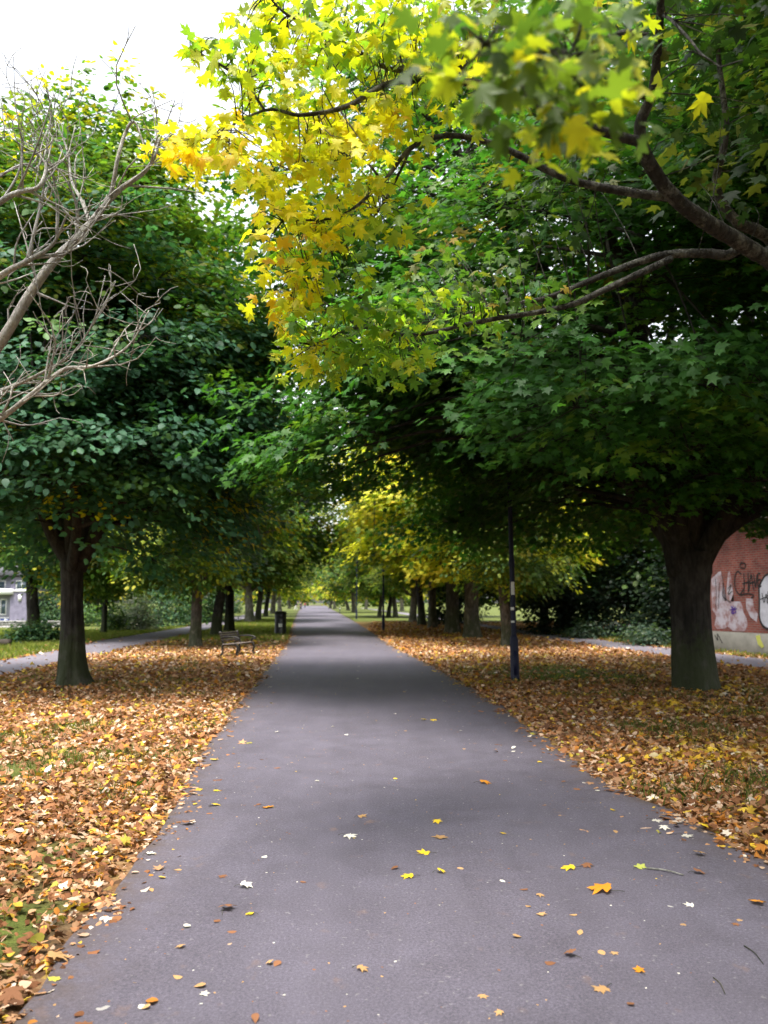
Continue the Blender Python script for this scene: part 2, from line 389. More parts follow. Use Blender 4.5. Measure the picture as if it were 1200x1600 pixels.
def leaf_mesh(name, P, N, T, S, shape, C, m, fold=.25, curl=.25):
    V, Fc, Cc = leaf_arrays(P, N, T, S, shape, C, fold, curl)
    return mk_mesh(name, V, [Fc], m, cols=Cc)
def pick(pal, n):
    w = np.array([p[1] for p in pal], float); c = np.array([p[0] for p in pal], float)
    return c[rng.choice(len(pal), n, p=w / w.sum())]
GREEN_BLUE = [((.038, .098, .058), 5), ((.05, .13, .072), 5), ((.07, .16, .085), 3), ((.08, .17, .045), 2)]
OLIVE = [((.10, .16, .022), 4), ((.07, .135, .02), 4), ((.16, .19, .025), 3), ((.045, .10, .022), 3), ((.28, .24, .025), .6)]
GREEN = [((.034, .11, .022), 4), ((.05, .15, .026), 5), ((.07, .19, .03), 3.5), ((.13, .235, .03), 2)]
GREEN_MID = [((.05, .115, .025), 4), ((.075, .15, .028), 4), ((.11, .18, .03), 3), ((.16, .17, .03), 2), ((.36, .26, .03), .7)]
YELLOW = [((.60, .54, .05), 5), ((.50, .50, .05), 4), ((.64, .48, .05), 2), ((.28, .33, .03), 3), ((.14, .22, .03), 2)]
YGREEN = [((.44, .46, .025), 3), ((.30, .38, .03), 4), ((.17, .28, .03), 3), ((.60, .52, .02), 2.5)]
BRIGHT_YEL = [((.70, .57, .025), 5), ((.62, .55, .03), 5), ((.70, .48, .02), 1.5), ((.44, .46, .03), 4), ((.62, .36, .02), .4)]
OLIVEY = [((.42, .42, .03), 2.4), ((.16, .22, .03), 4), ((.08, .13, .025), 4), ((.62, .52, .03), 1.2)]  # yellow and dark green mix, darkened for the shade on the nearest leaves
LIMEG = [((.20, .34, .03), 4), ((.30, .42, .03), 3), ((.12, .25, .03), 3), ((.44, .47, .03), 1.5)]
LIMEY = [((.46, .46, .05), 3), ((.34, .38, .04), 4), ((.22, .28, .03), 3)]
DARKLEAF = [((.03, .06, .018), 4), ((.05, .085, .02), 3), ((.02, .045, .015), 4), ((.1, .11, .02), 1)]  # dark foliage; on the maple it also stands for shade

def sprays(cen, nl, rad, flat, size, out_c, colfun, upw=.9, droop=.45, jit=.5):
    """nl leaves round each cluster centre, laid in a drooping shelf"""
    n = len(cen); o = unit(cen - out_c); o[:, 2] *= .5
    sn = unit(np.array([0, 0, upw]) + .55 * o + (rng.random((n, 3)) - .5) * .6)
    rep = np.repeat(np.arange(n), nl); k = len(rep)
    off = rng.normal(0, 1, (k, 3)) * rad; s = sn[rep]
    off -= (1 - flat) * (off * s).sum(1, keepdims=True) * s
    P = cen[rep] + off
    N = s + (rng.random((k, 3)) - .5) * 2 * jit
    T = unit(off) + .6 * o[rep] + (rng.random((k, 3)) - .5) * .7; T[:, 2] -= droop
    S = size * (.65 + .6 * rng.random(k))
    C = colfun(cen)[rep] * (.75 + .5 * rng.random((k, 1))) * (1 + (rng.random((k, 3)) - .5) * .12)
    return P, N, T, S, C
def crown_clusters(prof, nb, nc, br, seed, lump=.35, inner=.45, gap=.0, c=(0, 0)):
    """bough centres in a lumpy envelope, then cluster centres round each bough"""
    g = np.random.default_rng(seed)
    zs, rs = np.array(prof, float).T
    zz = np.linspace(zs[0], zs[-1], 200); w = np.interp(zz, zs, rs) ** 1.6 + .05
    z = g.choice(zz, nb * 2, p=w / w.sum()) + g.normal(0, .15, nb * 2); az = g.random(nb * 2) * 2 * np.pi
    Rr = np.interp(z, zs, rs)
    q = np.stack([np.cos(az) * 1.4 + seed, np.sin(az) * 1.4, z * .45], -1)
    Rr = Rr * (1 - lump / 2 + lump * 1.3 * (vnoise(q, 1.3) - .2))
    r = Rr * g.random(nb * 2) ** inner
    B = np.stack([c[0] + r * np.cos(az), c[1] + r * np.sin(az), z], -1)
    keep = vnoise(B + seed, .55) > gap; B = B[keep][:nb]
    rep = np.repeat(np.arange(len(B)), nc)
    off = g.normal(0, 1, (len(rep), 3)) * br * np.array([1, 1, .42])
    return B, B[rep] + off, rep

def limb_net(mb, base, fork_z, r0, B, nmain, k=7, twig=None, lean=(0, 0), zmin=0.):
    """trunk top -> main limbs -> boughs"""
    top = np.array([base[0] + lean[0], base[1] + lean[1], fork_z])
    zmax = B[:, 2].max(); g = np.random.default_rng(int(abs(base[0] * 7 + base[1] * 3)) + len(B))
    idx = [int(np.argmax(B[:, 2]))]
    for _ in range(nmain - 1):
        d = np.min(np.linalg.norm(B[:, None] - B[idx][None], axis=2), axis=1) * (B[:, 2] > zmin); idx.append(int(np.argmax(d)))
    limbs = []
    for q, i in enumerate(idx):
        e = B[i]; h = e - top
        p1 = top + np.array([h[0] * .28, h[1] * .28, max(.35, h[2] * .45)]) + g.normal(0, .2, 3)
        p2 = top + np.array([h[0] * .66, h[1] * .66, h[2] * .8 + .2]) + g.normal(0, .25, 3)
        st = top + np.array([0, 0, -.3 - .2 * g.random()])
        P = spline([st, p1, p2, e], 14); r = r0 * (.62 if q == 0 else .36 + .16 * g.random())
        rad = np.linspace(r, .02, 14); mb.tube(P, rad, 10, .08); limbs.append((P, rad))
    LP = np.concatenate([p for p, _ in limbs]); LR = np.concatenate([r for _, r in limbs])
    for i in range(len(B)):
        if i in idx: continue
        d = np.linalg.norm(LP - B[i], axis=1) + np.where(LP[:, 2] > B[i][2] + .4, 1.5, 0); jn = int(np.argmin(d))
        s = LP[jn]; h = B[i] - s
        m1 = s + h * .5 + np.array([0, 0, .12 * np.linalg.norm(h)]) + g.normal(0, .08, 3)
        mb.tube(spline([s, m1, B[i]], 7), np.linspace(min(LR[jn] * .6, .012 + .012 * np.linalg.norm(h)), .007, 7), 5, 0, False)
    if twig is not None:
        for i, c in zip(*twig):
            s = B[i]; mb.tube(spline([s, (s + c) / 2 + g.normal(0, .05, 3), c], 4), [.009, .006, .004, .002], 4, 0, False)
def trunk_tube(mb, pts, rads, flare=1.6, k=28, ridges=.05, seed=0, side=(0, 0)):
    n = 40; P = spline(pts, n); z = P[:, 2] - P[0, 2]
    rad = np.interp(np.linspace(0, 1, n), np.linspace(0, 1, len(rads)), rads)
    th = np.linspace(0, 2 * np.pi, k, endpoint=False)
    fl = 1 + (flare - 1) * np.exp(-z / .28)[:, None] * (1 + .45 * np.cos(th * 5 + seed)[None] + .25 * np.cos(th * 3 + seed * 2)[None] + side[0] * np.cos(th)[None] + side[1] * np.sin(th)[None])
    rd = 1 + ridges * (vnoise(np.stack([np.cos(th)[None] * 5 + 0 * z[:, None], np.sin(th)[None] * 5 + 0 * z[:, None], z[:, None] * .9 + seed + 0 * th[None]], -1), 1.) - .5) * 2
    rd = rd + .035 * (vnoise(np.stack([np.cos(th)[None] * 9 + 0 * z[:, None], np.sin(th)[None] * 9 + 0 * z[:, None], z[:, None] * 2.2 + seed + 0 * th[None]], -1), 1.) - .5)
    mb.tube(P, rad, k, 0, True, fl * rd)

def chooser(pal, top=None, z0=0, z1=1, yel=None, p=0.0):
    def f(cen):
        n = len(cen); c = pick(pal, n)
        if top is not None:
            t = np.clip((cen[:, 2] - z0) / (z1 - z0), 0, 1); k = rng.random(n) < t ** 1.2
            c[k] = pick(top, int(k.sum()))
        if yel is not None:
            k = (vnoise(cen, .8) + .25 * rng.random(n)) > 1 - p
            c[k] = pick(yel, int(k.sum()))
        return c
    return f
def plant_tree(name, loc, rz, trunk_me, crown_me, label, group=None, scale=1.0, cat='tree'):
    e = empty(name, loc, rz, label, cat, group); s3 = (scale, scale, scale) if not isinstance(scale, tuple) else scale
    t = ob('trunk', trunk_me, e); c = ob('crown', crown_me, e)
    c.scale = s3; k = min(1.05, s3[0]); t.scale = (k, k, s3[2]); return e

def make_tree(prof, nb, nc, nl, size, br, seed, colfun, bark, trunk_pts, trunk_r, fork_z, r0, nmain, shape, flat=.25, lump=.4, inner=.45, gap=.3, twigs=False, rad=.22, flare=1.5, lean=(0, 0), c=(0, 0), leafm='leaf', side=(0, 0), extra=None, keep=None, jit=.5, zmin=0.):
    B, CL, rep = crown_clusters(prof, nb, nc, br, seed, lump, inner, gap, c)
    if keep is not None:
        kb = keep(B); remap = np.cumsum(kb) - 1; kc = kb[rep]; B, CL, rep = B[kb], CL[kc], remap[rep[kc]]
        k2 = keep(CL); CL, rep = CL[k2], rep[k2]
    mb = MB(); trunk_tube(mb, trunk_pts, trunk_r, flare, 48, .09, seed, side)
    limb_net(mb, trunk_pts[-1][:2] if len(trunk_pts[-1]) == 3 else (0, 0), fork_z, r0, B, nmain, twig=(rep[::2], CL[::2]) if twigs else None, lean=lean, zmin=zmin)
    if extra: extra(mb)
    tm = mb.mesh('trunk', bark, True)
    P, N, T, S, C = sprays(CL, nl, rad, flat, size, np.array([c[0], c[1], prof[0][0]]), colfun, jit=jit)
    cm = leaf_mesh('crown', P, N, T, S, shape, C, M[leafm])
    return tm, cm

AV = 'trees lining the avenue'
# --- the two big trees nearest the camera
LT = gr(110, 1071)
prof = [(2.7, 2.4), (3.4, 4.2), (5, 4.8), (6.6, 4.5), (8.3, 3.9), (10, 3.1), (11.5, 1.5)]
def fk(mb):
    mb.tube(spline([(0, 0, 2.3), (-.45, -.1, 3.0), (-.8, -.2, 3.9), (-1.3, -.3, 5.2)], 12), np.linspace(.19, .06, 12), 10, .08)
    mb.tube(spline([(0.05, 0, 2.3), (.45, -.2, 2.95), (1.0, -.4, 3.7), (2.0, -.7, 4.6)], 12), np.linspace(.17, .05, 12), 10, .08)
tm, cm = make_tree(prof, 290, 22, 25, .13, .58, 3, chooser(GREEN_BLUE, OLIVE, 4.8, 9.5, BRIGHT_YEL, .07), M['bark_dark'],
                   [(0, 0, -.15), (0, 0, .8), (-.05, 0, 1.7), (-.08, 0, 2.5)], [.25, .225, .205, .22], 2.55, .23, 9, OVATE, gap=.2, lump=.5, zmin=5.0, twigs=True, flare=1.85, side=(.7, 0), extra=fk, keep=lambda p: ~((p[:, 2] < 3.4) & (p[:, 0] ** 2 + (p[:, 1] + .4) ** 2 < 1.4) | (p[:, 2] < 3.1) & (p[:, 1] < 0) & (np.abs(p[:, 0]) < .9)))
plant_tree('avenue_tree', (LT[0], LT[1], -.02), 0, tm, cm, 'big tree with a forked flared trunk and dark blue-green foliage, left of the bench', AV)
RT = gr(1086, 1074)
prof = [(2.7, 3.0), (3.4, 6.2), (4.6, 7.3), (6.5, 7.2), (8.5, 6.6), (10.5, 5.3), (12.3, 3.2), (13.2, 1.2)]
def fk2(mb):
    mb.tube(spline([(.1, 0, 2.3), (.55, -.1, 3.0), (1.3, -.3, 3.45), (2.6, -.6, 3.8), (4.2, -.8, 4.4)], 14), np.linspace(.27, .06, 14), 10, .08)
    mb.tube(spline([(-.1, 0, 2.2), (-.35, -.1, 3.2), (-.55, -.2, 4.6), (-.9, -.4, 6.5), (-1.0, -.4, 9)], 14), np.linspace(.33, .08, 14), 12, .08)
    mb.tube(spline([(.1, .1, 2.2), (.2, .1, 3.4), (.45, .2, 5.), (.7, .3, 8)], 14), np.linspace(.36, .09, 14), 12, .08)
tm, cm = make_tree(prof, 400, 22, 23, .135, .72, 8, chooser(GREEN, GREEN_MID, 5, 15), M['bark_dark'],
                   [(0, 0, -.15), (-.02, 0, .8), (-.02, 0, 1.7), (.02, 0, 2.6)], [.39, .365, .36, .41], 2.7, .40, 12, MAPLE, gap=.27, twigs=True, flare=1.25, side=(.2, 0), extra=fk2, c=(-1.0, -.3), zmin=6.8, lump=.5, keep=lambda p: ~((p[:, 2] < 3.4) & (p[:, 1] < .3) & (np.abs(p[:, 0] - .1) < 1.0) | (p[:, 0] < -1.3) & (p[:, 2] < 3.0 + 1.9 * vnoise(p[:, :2], .6)) & (p[:, 1] < 3) | (p[:, 2] < 2.75) & (p[:, 0] > .5)))
plant_tree('avenue_tree', (RT[0], RT[1], -.02), 0, tm, cm, 'massive thick-trunked tree with a wide dark green crown in front of the graffiti wall', AV)

# --- prototypes for the rows behind
def proto(seed, colfun, bark, H=13, Rm=4.8, tr=.24, nb=150, nc=16, nl=15, size=.19, zc=2.7, shape=OVATE, br=.65, gap=.28, twigs=False, rad=.28):
    prof = [(zc, Rm * .45), (zc + .9, Rm * .85), (zc + 2.4, Rm), (H * .6, Rm * .93), (H * .8, Rm * .68), (H * .95, Rm * .3), (H, .3)]
    g = np.random.default_rng(seed); lx, ly = g.normal(0, .12, 2)
    return make_tree(prof, nb, nc, nl, size, br, seed, colfun, bark, [(0, 0, -.15), (lx * .3, ly * .3, .9), (lx, ly, 1.8), (lx * 1.4, ly * 1.4, zc)], [tr * 1.1, tr, tr * .93, tr * .95], zc, tr * .9, 7, shape, gap=gap, twigs=twigs, rad=rad)
PR = {}
PR['green'] = proto(21, chooser(OLIVE, GREEN_MID, 5, 14, LIMEY, .22), M['bark_grey'])
PR['green2'] = proto(22, chooser(GREEN_MID, OLIVE, 3, 11, LIMEY, .16), M['bark_dark'], H=14, Rm=5.)
PR['yellow'] = proto(23, chooser(YELLOW, GREEN_MID, 6, 16), M['bark_grey'], H=11.5, Rm=5.4, tr=.33, size=.2, shape=MAPLE, zc=2.9, nb=170)
PR['olive'] = proto(24, chooser(OLIVE, None, 0, 1, LIMEY, .28), M['bark_pale'], H=13, Rm=5, tr=.33)
PR['small'] = proto(25, chooser(OLIVE, GREEN_MID, 3, 9, YELLOW, .15), M['bark_dark'], H=7, Rm=2.8, tr=.12, zc=2.3, nb=60)
PR['far'] = proto(26, chooser(GREEN_MID, OLIVE, 4, 12, YELLOW, .25), M['bark_grey'], H=15, Rm=5.6, tr=.34, nb=110, nc=10, nl=9, size=.42, rad=.45, shape=DIAM)
PR['far_yellow'] = proto(27, chooser(YGREEN, OLIVE, 3, 12, YELLOW, .3), M['bark_pale'], H=11, Rm=5, tr=.36, nb=80, nc=10, nl=9, size=.42, rad=.45, shape=DIAM)
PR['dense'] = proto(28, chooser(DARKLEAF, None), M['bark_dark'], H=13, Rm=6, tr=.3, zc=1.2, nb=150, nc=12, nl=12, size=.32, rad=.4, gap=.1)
def row(px, py, kind, rz, s, label, group=AV, dx=0):
    x, y = gr(px, py); return plant_tree('avenue_tree', (x + dx, y, float(gz(x, y)) - .02), rz, *PR[kind], label, group, s)
# left row
row(305, 1010, 'green', .4, (.82, .82, .95), 'slim straight grey trunked tree directly behind the bench')
row(337, 993, 'green2', 1.9, (1.2, 1.2, 1.0), 'dark trunked tree next beyond the slim tree behind the bench')
row(358, 987, 'green2', 4.2, (1.35, 1.35, 1.15), 'dark trunked tree between the bin and the trees behind the bench')
row(390, 972, 'olive', 2.2, (1.25, 1.25, 1.05), 'stout pale grey trunked tree, nearest of those left of the bin')
row(403, 970, 'green', 5.0, (1.4, 1.4, 1.3), 'brown trunked tree just right of the stout pale grey trunk')
row(415, 963, 'green2', 3.0, (1.4, 1.4, 1.15), 'dark trunked tree seen immediately left of the bin')
row(426, 959, 'far', 1.0, 1.1, 'distant slim tree showing just left of the bin lid')
row(437, 955, 'far_yellow', 2.0, 1.2, 'farthest tree of the left row, rising behind the bin')
row(452, 951, 'far', 4.0, 1.2, 'tiny far tree past the end of the left row')
# trees along the left side path
row(52, 1000, 'green2', .7, 1.05, 'dark leaning tree in front of the mauve house', 'trees beside the left path')
row(121, 1000, 'green', 2.9, (.8, .8, .85), 'dark tree half hidden behind the big forked trunk', 'trees beside the left path')
row(162, 990, 'small', 1.2, 1.1, 'thin young tree standing alone on the grass beyond the left path', 'trees beside the left path')
# right row
row(792, 1010, 'green', 2.6, (.75, .75, .9), 'slim pale trunked tree right behind the nearest street lamp')
row(737, 997, 'yellow', .6, (1.1, 1.1, 1.0), 'stout trunked tree with a yellow crown left of the nearest street lamp')
row(707, 990, 'yellow', 4.4, (1.25, 1.25, 1.3), 'dark trunked yellow-leaved tree with a low limb reaching left')
row(676, 981, 'green', 3.3, (1.35, 1.35, 1.35), 'straight dark tree third along the right row after the stout yellow tree')
row(659, 977, 'green2', .2, (1.3, 1.3, 1.3), 'slim leaning tree in the middle of the right row')
row(645, 972, 'olive', 5.1, .9, 'pale grey tree in the middle of the right row')
row(618, 965, 'green', 1.4, (1.4, 1.4, 1.15), 'rightmost of the three thin dark trees by the second street lamp')
row(607, 964.5, 'green2', 2.4, .95, 'middle of the three thin dark trees by the second street lamp')
row(593, 963, 'green', 4.9, .95, 'leftmost of the three thin dark trees by the second street lamp')
row(628, 955, 'far_yellow', 3.9, 1.1, 'faint pale tree in the gap of the right row')
row(553, 957, 'far', .3, (1.5, 1.5, 1.2), 'broad brown trunked tree behind the farthest street lamp')
row(544, 954, 'far', 5.3, 1.0, 'thin dark tree left of the broad brown trunk')
row(523, 951.5, 'far_yellow', 2.9, 1.1, 'pale trunked tree at the far right of the avenue end')
row(516, 950.5, 'far', 1.9, 1.1, 'bluish dark trunked tree at the avenue end')
row(572, 952, 'far_yellow', 4.6, 1.1, 'yellowing far tree between the two farther street lamps')
# --- trees behind the right hedge and beyond
def tree_at(x, y, kind, rz, s, label, group):
    return plant_tree('tree', (x, y, -.02), rz, *PR[kind], label, group, s)
BK = 'background trees'
tree_at(8.9, 45, 'green2', 1, 1.0, 'dark trunked tree in the dim shrubs right of the nearest lamp', BK)
tree_at(10.6, 47, 'olive', 2, .95, 'olive leaved tree behind the dark hedge', BK)
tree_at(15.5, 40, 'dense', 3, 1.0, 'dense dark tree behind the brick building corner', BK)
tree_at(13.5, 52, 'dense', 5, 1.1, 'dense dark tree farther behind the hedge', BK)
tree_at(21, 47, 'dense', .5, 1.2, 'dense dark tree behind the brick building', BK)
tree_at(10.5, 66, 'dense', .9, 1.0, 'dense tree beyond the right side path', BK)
tree_at(9.5, 92, 'far', .9, 1.2, 'tall tree past the bend of the right side path', BK)
tree_at(-24, 66, 'far', 2.2, .7, 'bushy tree behind the shrubs left of the left path', BK)
tree_at(-22, 80, 'far', 4.2, .9, 'bushy dark tree beside the bend of the left path', BK)
tree_at(-24, 88, 'far', 1.1, 1.2, 'tall tree far beyond the left path', BK)
tree_at(-32, 84, 'far', 3.1, .8, 'round tree right of the mauve house', BK)
tree_at(-42, 96, 'far', 5.1, 1.2, 'tree behind the mauve house', BK)

tree_at(-5.6, -4.2, 'green2', 2.2, 1.0, 'unseen green tree added for shade behind the viewer left of the path', 'unseen trees added for shade behind the viewer')  # this pair is out of view, added only to shade the foreground
tree_at(5.6, -3.6, 'green2', 5.2, 1.05, 'unseen green tree added for shade behind the viewer right of the path', 'unseen trees added for shade behind the viewer')
# far wood closing the view: one mass
g = np.random.default_rng(77); cl = []
for k in range(46):
    a = -1.05 + 2.1 * k / 45; d = 300 + 60 * g.random(); H = 10 + 7 * g.random()
    c0 = np.array([math.sin(a) * d - 14, math.cos(a) * d, 0])
    n = 240; p = g.normal(0, 1, (n, 3)); p = unit(p) * g.random((n, 1)) ** .4 * np.array([9, 6, H * .5]); p[:, 2] += H * .52
    cl.append(c0 + p)
cl = np.concatenate(cl)
P, N, T, S, C = sprays(cl, 5, .9, .5, 1.5, np.array([0, 300, 0.]), chooser(GREEN_MID, OLIVE, 2, 14, YELLOW, .25))
tag(ob('far_wood', leaf_mesh('far_wood', P, N, T, S, DIAM, C, M['leaf'])), 'distant band of trees closing the end of the park', kind='stuff')

# ------------------------------------------------------------------ shrubs and hedge
def shrub(name, x, y, rx, ry, h, n, size, pal, label, cat='shrub', group=None, shape=DIAM, nl=10):
    e = empty(name, (x, y, -.02), 0, label, cat, group)
    g = np.random.default_rng(int(abs(x * 13 + y * 7)))
    p = unit(g.normal(0, 1, (n, 3))) * g.random((n, 1)) ** .35; p[:, 2] = np.abs(p[:, 2])
    lumps = .72 + .6 * vnoise(p * 2.2 + x, 1.)[:, None]
    p = p * lumps * np.array([rx, ry, h]); p[:, 2] += .12
    P, N, T, S, C = sprays(p, nl, .16 + size * .5, .5, size, np.array([0, 0, 0.]), chooser(pal))
    ob('foliage', leaf_mesh('foliage', P, N, T, S, shape, C, M['leaf']), e)
    mb = MB()
    for q in p[::max(1, n // 40)]:
        mb.tube(spline([(q[0] * .15, q[1] * .15, -.1), q * np.array([.5, .5, .6]), q], 5), np.linspace(.025, .006, 5), 5, 0, False)
    mb.build('stem', M['bark_dark'], e, True); return e
HG = 'dark hedge shrubs on the right'
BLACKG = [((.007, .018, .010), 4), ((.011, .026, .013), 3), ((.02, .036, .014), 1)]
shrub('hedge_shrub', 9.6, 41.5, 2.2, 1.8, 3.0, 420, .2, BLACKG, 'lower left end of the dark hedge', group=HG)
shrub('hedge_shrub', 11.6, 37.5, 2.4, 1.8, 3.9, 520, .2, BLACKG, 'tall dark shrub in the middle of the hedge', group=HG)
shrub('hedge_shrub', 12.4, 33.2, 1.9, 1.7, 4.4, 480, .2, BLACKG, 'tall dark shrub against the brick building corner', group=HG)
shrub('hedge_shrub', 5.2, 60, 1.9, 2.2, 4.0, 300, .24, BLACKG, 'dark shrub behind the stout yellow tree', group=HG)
LOWP = [((.04, .075, .05), 3), ((.06, .095, .06), 2), ((.09, .12, .07), 1)]
for k, (x, y, r, h) in enumerate(((9.2, 36.6, 1.1, .6), (10.6, 33.0, 1.0, .6), (10.1, 30.6, .8, .5))):
    shrub('low_shrub', x, y, r, r, h, 90, .14, LOWP, ('low grey-green plants at the left foot of the dark hedge', 'low grey-green plants in the middle foot of the dark hedge', 'low plants beside the brick building corner')[k], group='low plants at the hedge foot')
LS = 'shrubs beyond the left path'
SAGE = [((.13, .15, .12), 4), ((.19, .2, .15), 3), ((.09, .12, .08), 3), ((.25, .25, .17), 1)]
LIME = [((.06, .12, .03), 3), ((.10, .16, .03), 3), ((.035, .08, .03), 2)]
DKG = [((.035, .085, .04), 4), ((.06, .12, .045), 3), ((.10, .16, .04), 1.5)]
def sh(px, py, rx, h, n, size, pal, label, ry=None):
    x, y = gr(px, py); return shrub('shrub', x, y, rx, ry or rx, h, n, size, pal, label, group=LS)
sh(214, 984, 1.25, 2.0, 260, .16, SAGE, 'pale silvery shrub beside the thin young tree')
sh(182, 987, .75, 1.3, 150, .15, LIME, 'small light green bush between the thin tree and silvery shrub')
sh(262, 978, 2.4, 3.2, 360, .2, DKG, 'large dark green shrub right of the silvery shrub')
sh(308, 972, 2.6, 3.4, 340, .22, DKG, 'dark green shrub at the far bend of the left path')
sh(128, 978, 1.2, 1.4, 160, .18, LIME, 'yellowish bush just right of the big forked trunk')
sh(150, 972, 3.0, 3.6, 340, .26, DKG, 'broad green shrub behind the yellowish bush')
sh(80, 970, 2.2, 3.2, 260, .24, DKG, 'green shrub between the mauve house and the forked trunk')
sh(68, 1003, .6, .75, 130, .14, DKG, 'low dark bush at the foot of the leaning tree, right side')
sh(36, 1004, .6, .6, 110, .14, DKG, 'low dark bush at the foot of the leaning tree, left side')
sh(350, 958, 3.2, 3.6, 300, .3, DKG, 'distant green shrub beyond the left tree row')

# ------------------------------------------------------------------ overhanging maple (trunk just outside the frame, right)
MT = np.array([4.6, 6.4, 0.])
mt = empty('maple_tree', MT, 0, 'overhanging maple with yellow and green lobed leaves across the top of the view', 'tree')
tb = MB(); trunk_tube(tb, [(0, 0, -.15), (0, 0, 1), (-.05, 0, 2), (-.1, 0, 3.2), (.1, .1, 4.6), (.2, .2, 7)], [.3, .27, .25, .23, .17, .08], 1.5, 28, .06, 4)
tb.build('trunk', M['bark_limb'], mt, True)
BR = []
def branch(pts, r0, r1, start=None, k=9):
    P = [at(*p) for p in pts]
    if start is not None: P = [np.array(start, float)] + P
    P = spline(P, 8 * len(P)); P = P + (vnoise(P * 3., 1.)[:, None] - .5) * .03
    rad = np.linspace(r0, r1, len(P)); BR.append((P, rad)); return P, rad
def put(name, tubes, m, parent, off, k=10):
    mb = MB()
    for P, rad in tubes: mb.tube(P - off, rad, k if rad[0] > .02 else 5, .12 if rad[0] > .02 else 0)
    return mb.build(name, m, parent, True)
TS = (4.5, 6.4, 2.4)
limbs = [
    [branch([(1250, 432, 5.6), (1190, 398, 5.2), (1110, 352, 4.9), (1050, 305, 4.7), (1008, 245, 4.5), (1000, 195, 4.4), (1022, 140, 4.3), (1030, 60, 4.1), (1035, -60, 3.8)], .066, .018, TS)],
    [branch([(1230, 405, 6.2), (1150, 345, 6.0), (1120, 290, 5.9), (1135, 200, 5.7), (1120, 60, 5.5)], .06, .016, (4.5, 6.4, 2.7))],
    [branch([(1210, 420, 5.9), (1130, 398, 5.9), (1040, 398, 6.0), (950, 427, 6.0), (850, 467, 6.0), (770, 478, 6.0), (700, 500, 5.9)], .05, .008, (4.5, 6.4, 2.5))],
    [branch([(1050, 403, 5.9), (950, 450, 5.8), (880, 480, 5.7), (760, 500, 5.6), (650, 522, 5.5), (560, 512, 5.4), (490, 540, 5.3)], .028, .005)],
    [branch([(1052, 308, 4.7), (1000, 303, 4.75), (930, 290, 4.8), (860, 268, 4.8), (770, 225, 4.7), (700, 212, 4.6), (640, 232, 4.5), (596, 285, 4.5), (530, 338, 4.5), (440, 346, 4.4)], .032, .005)],
    [branch([(1005, 225, 4.4), (900, 190, 4.3), (800, 140, 4.2), (700, 125, 4.2), (610, 130, 4.1), (545, 165, 4.0), (470, 180, 3.9), (415, 172, 3.9), (340, 210, 3.8)], .03, .004)],
    [branch([(1015, 150, 4.3), (900, 100, 4.2), (760, 100, 4.3), (620, 110, 4.4), (540, 70, 4.3), (450, 25, 4.2), (400, -30, 4.1)], .026, .004)],
    [branch([(1030, 60, 4.1), (985, 50, 3.3), (940, 60, 2.5), (890, 90, 1.9), (810, 100, 1.65), (755, 70, 1.6)], .014, .003)],
    [branch([(1030, 20, 4.1), (1060, 40, 3.6), (1090, 80, 3.2), (1125, 105, 3.0)], .01, .003)],
    [branch([(415, 172, 3.9), (380, 120, 3.9), (330, 90, 3.9), (300, 75, 3.9)], .008, .003), branch([(596, 285, 4.5), (560, 250, 4.5), (500, 255, 4.4), (430, 270, 4.3)], .009, .003)],
    [branch([(640, 232, 4.5), (590, 330, 4.8), (520, 390, 4.9), (460, 420, 5.0)], .009, .003), branch([(560, 512, 5.4), (500, 470, 5.4), (450, 455, 5.4)], .008, .003)],
]
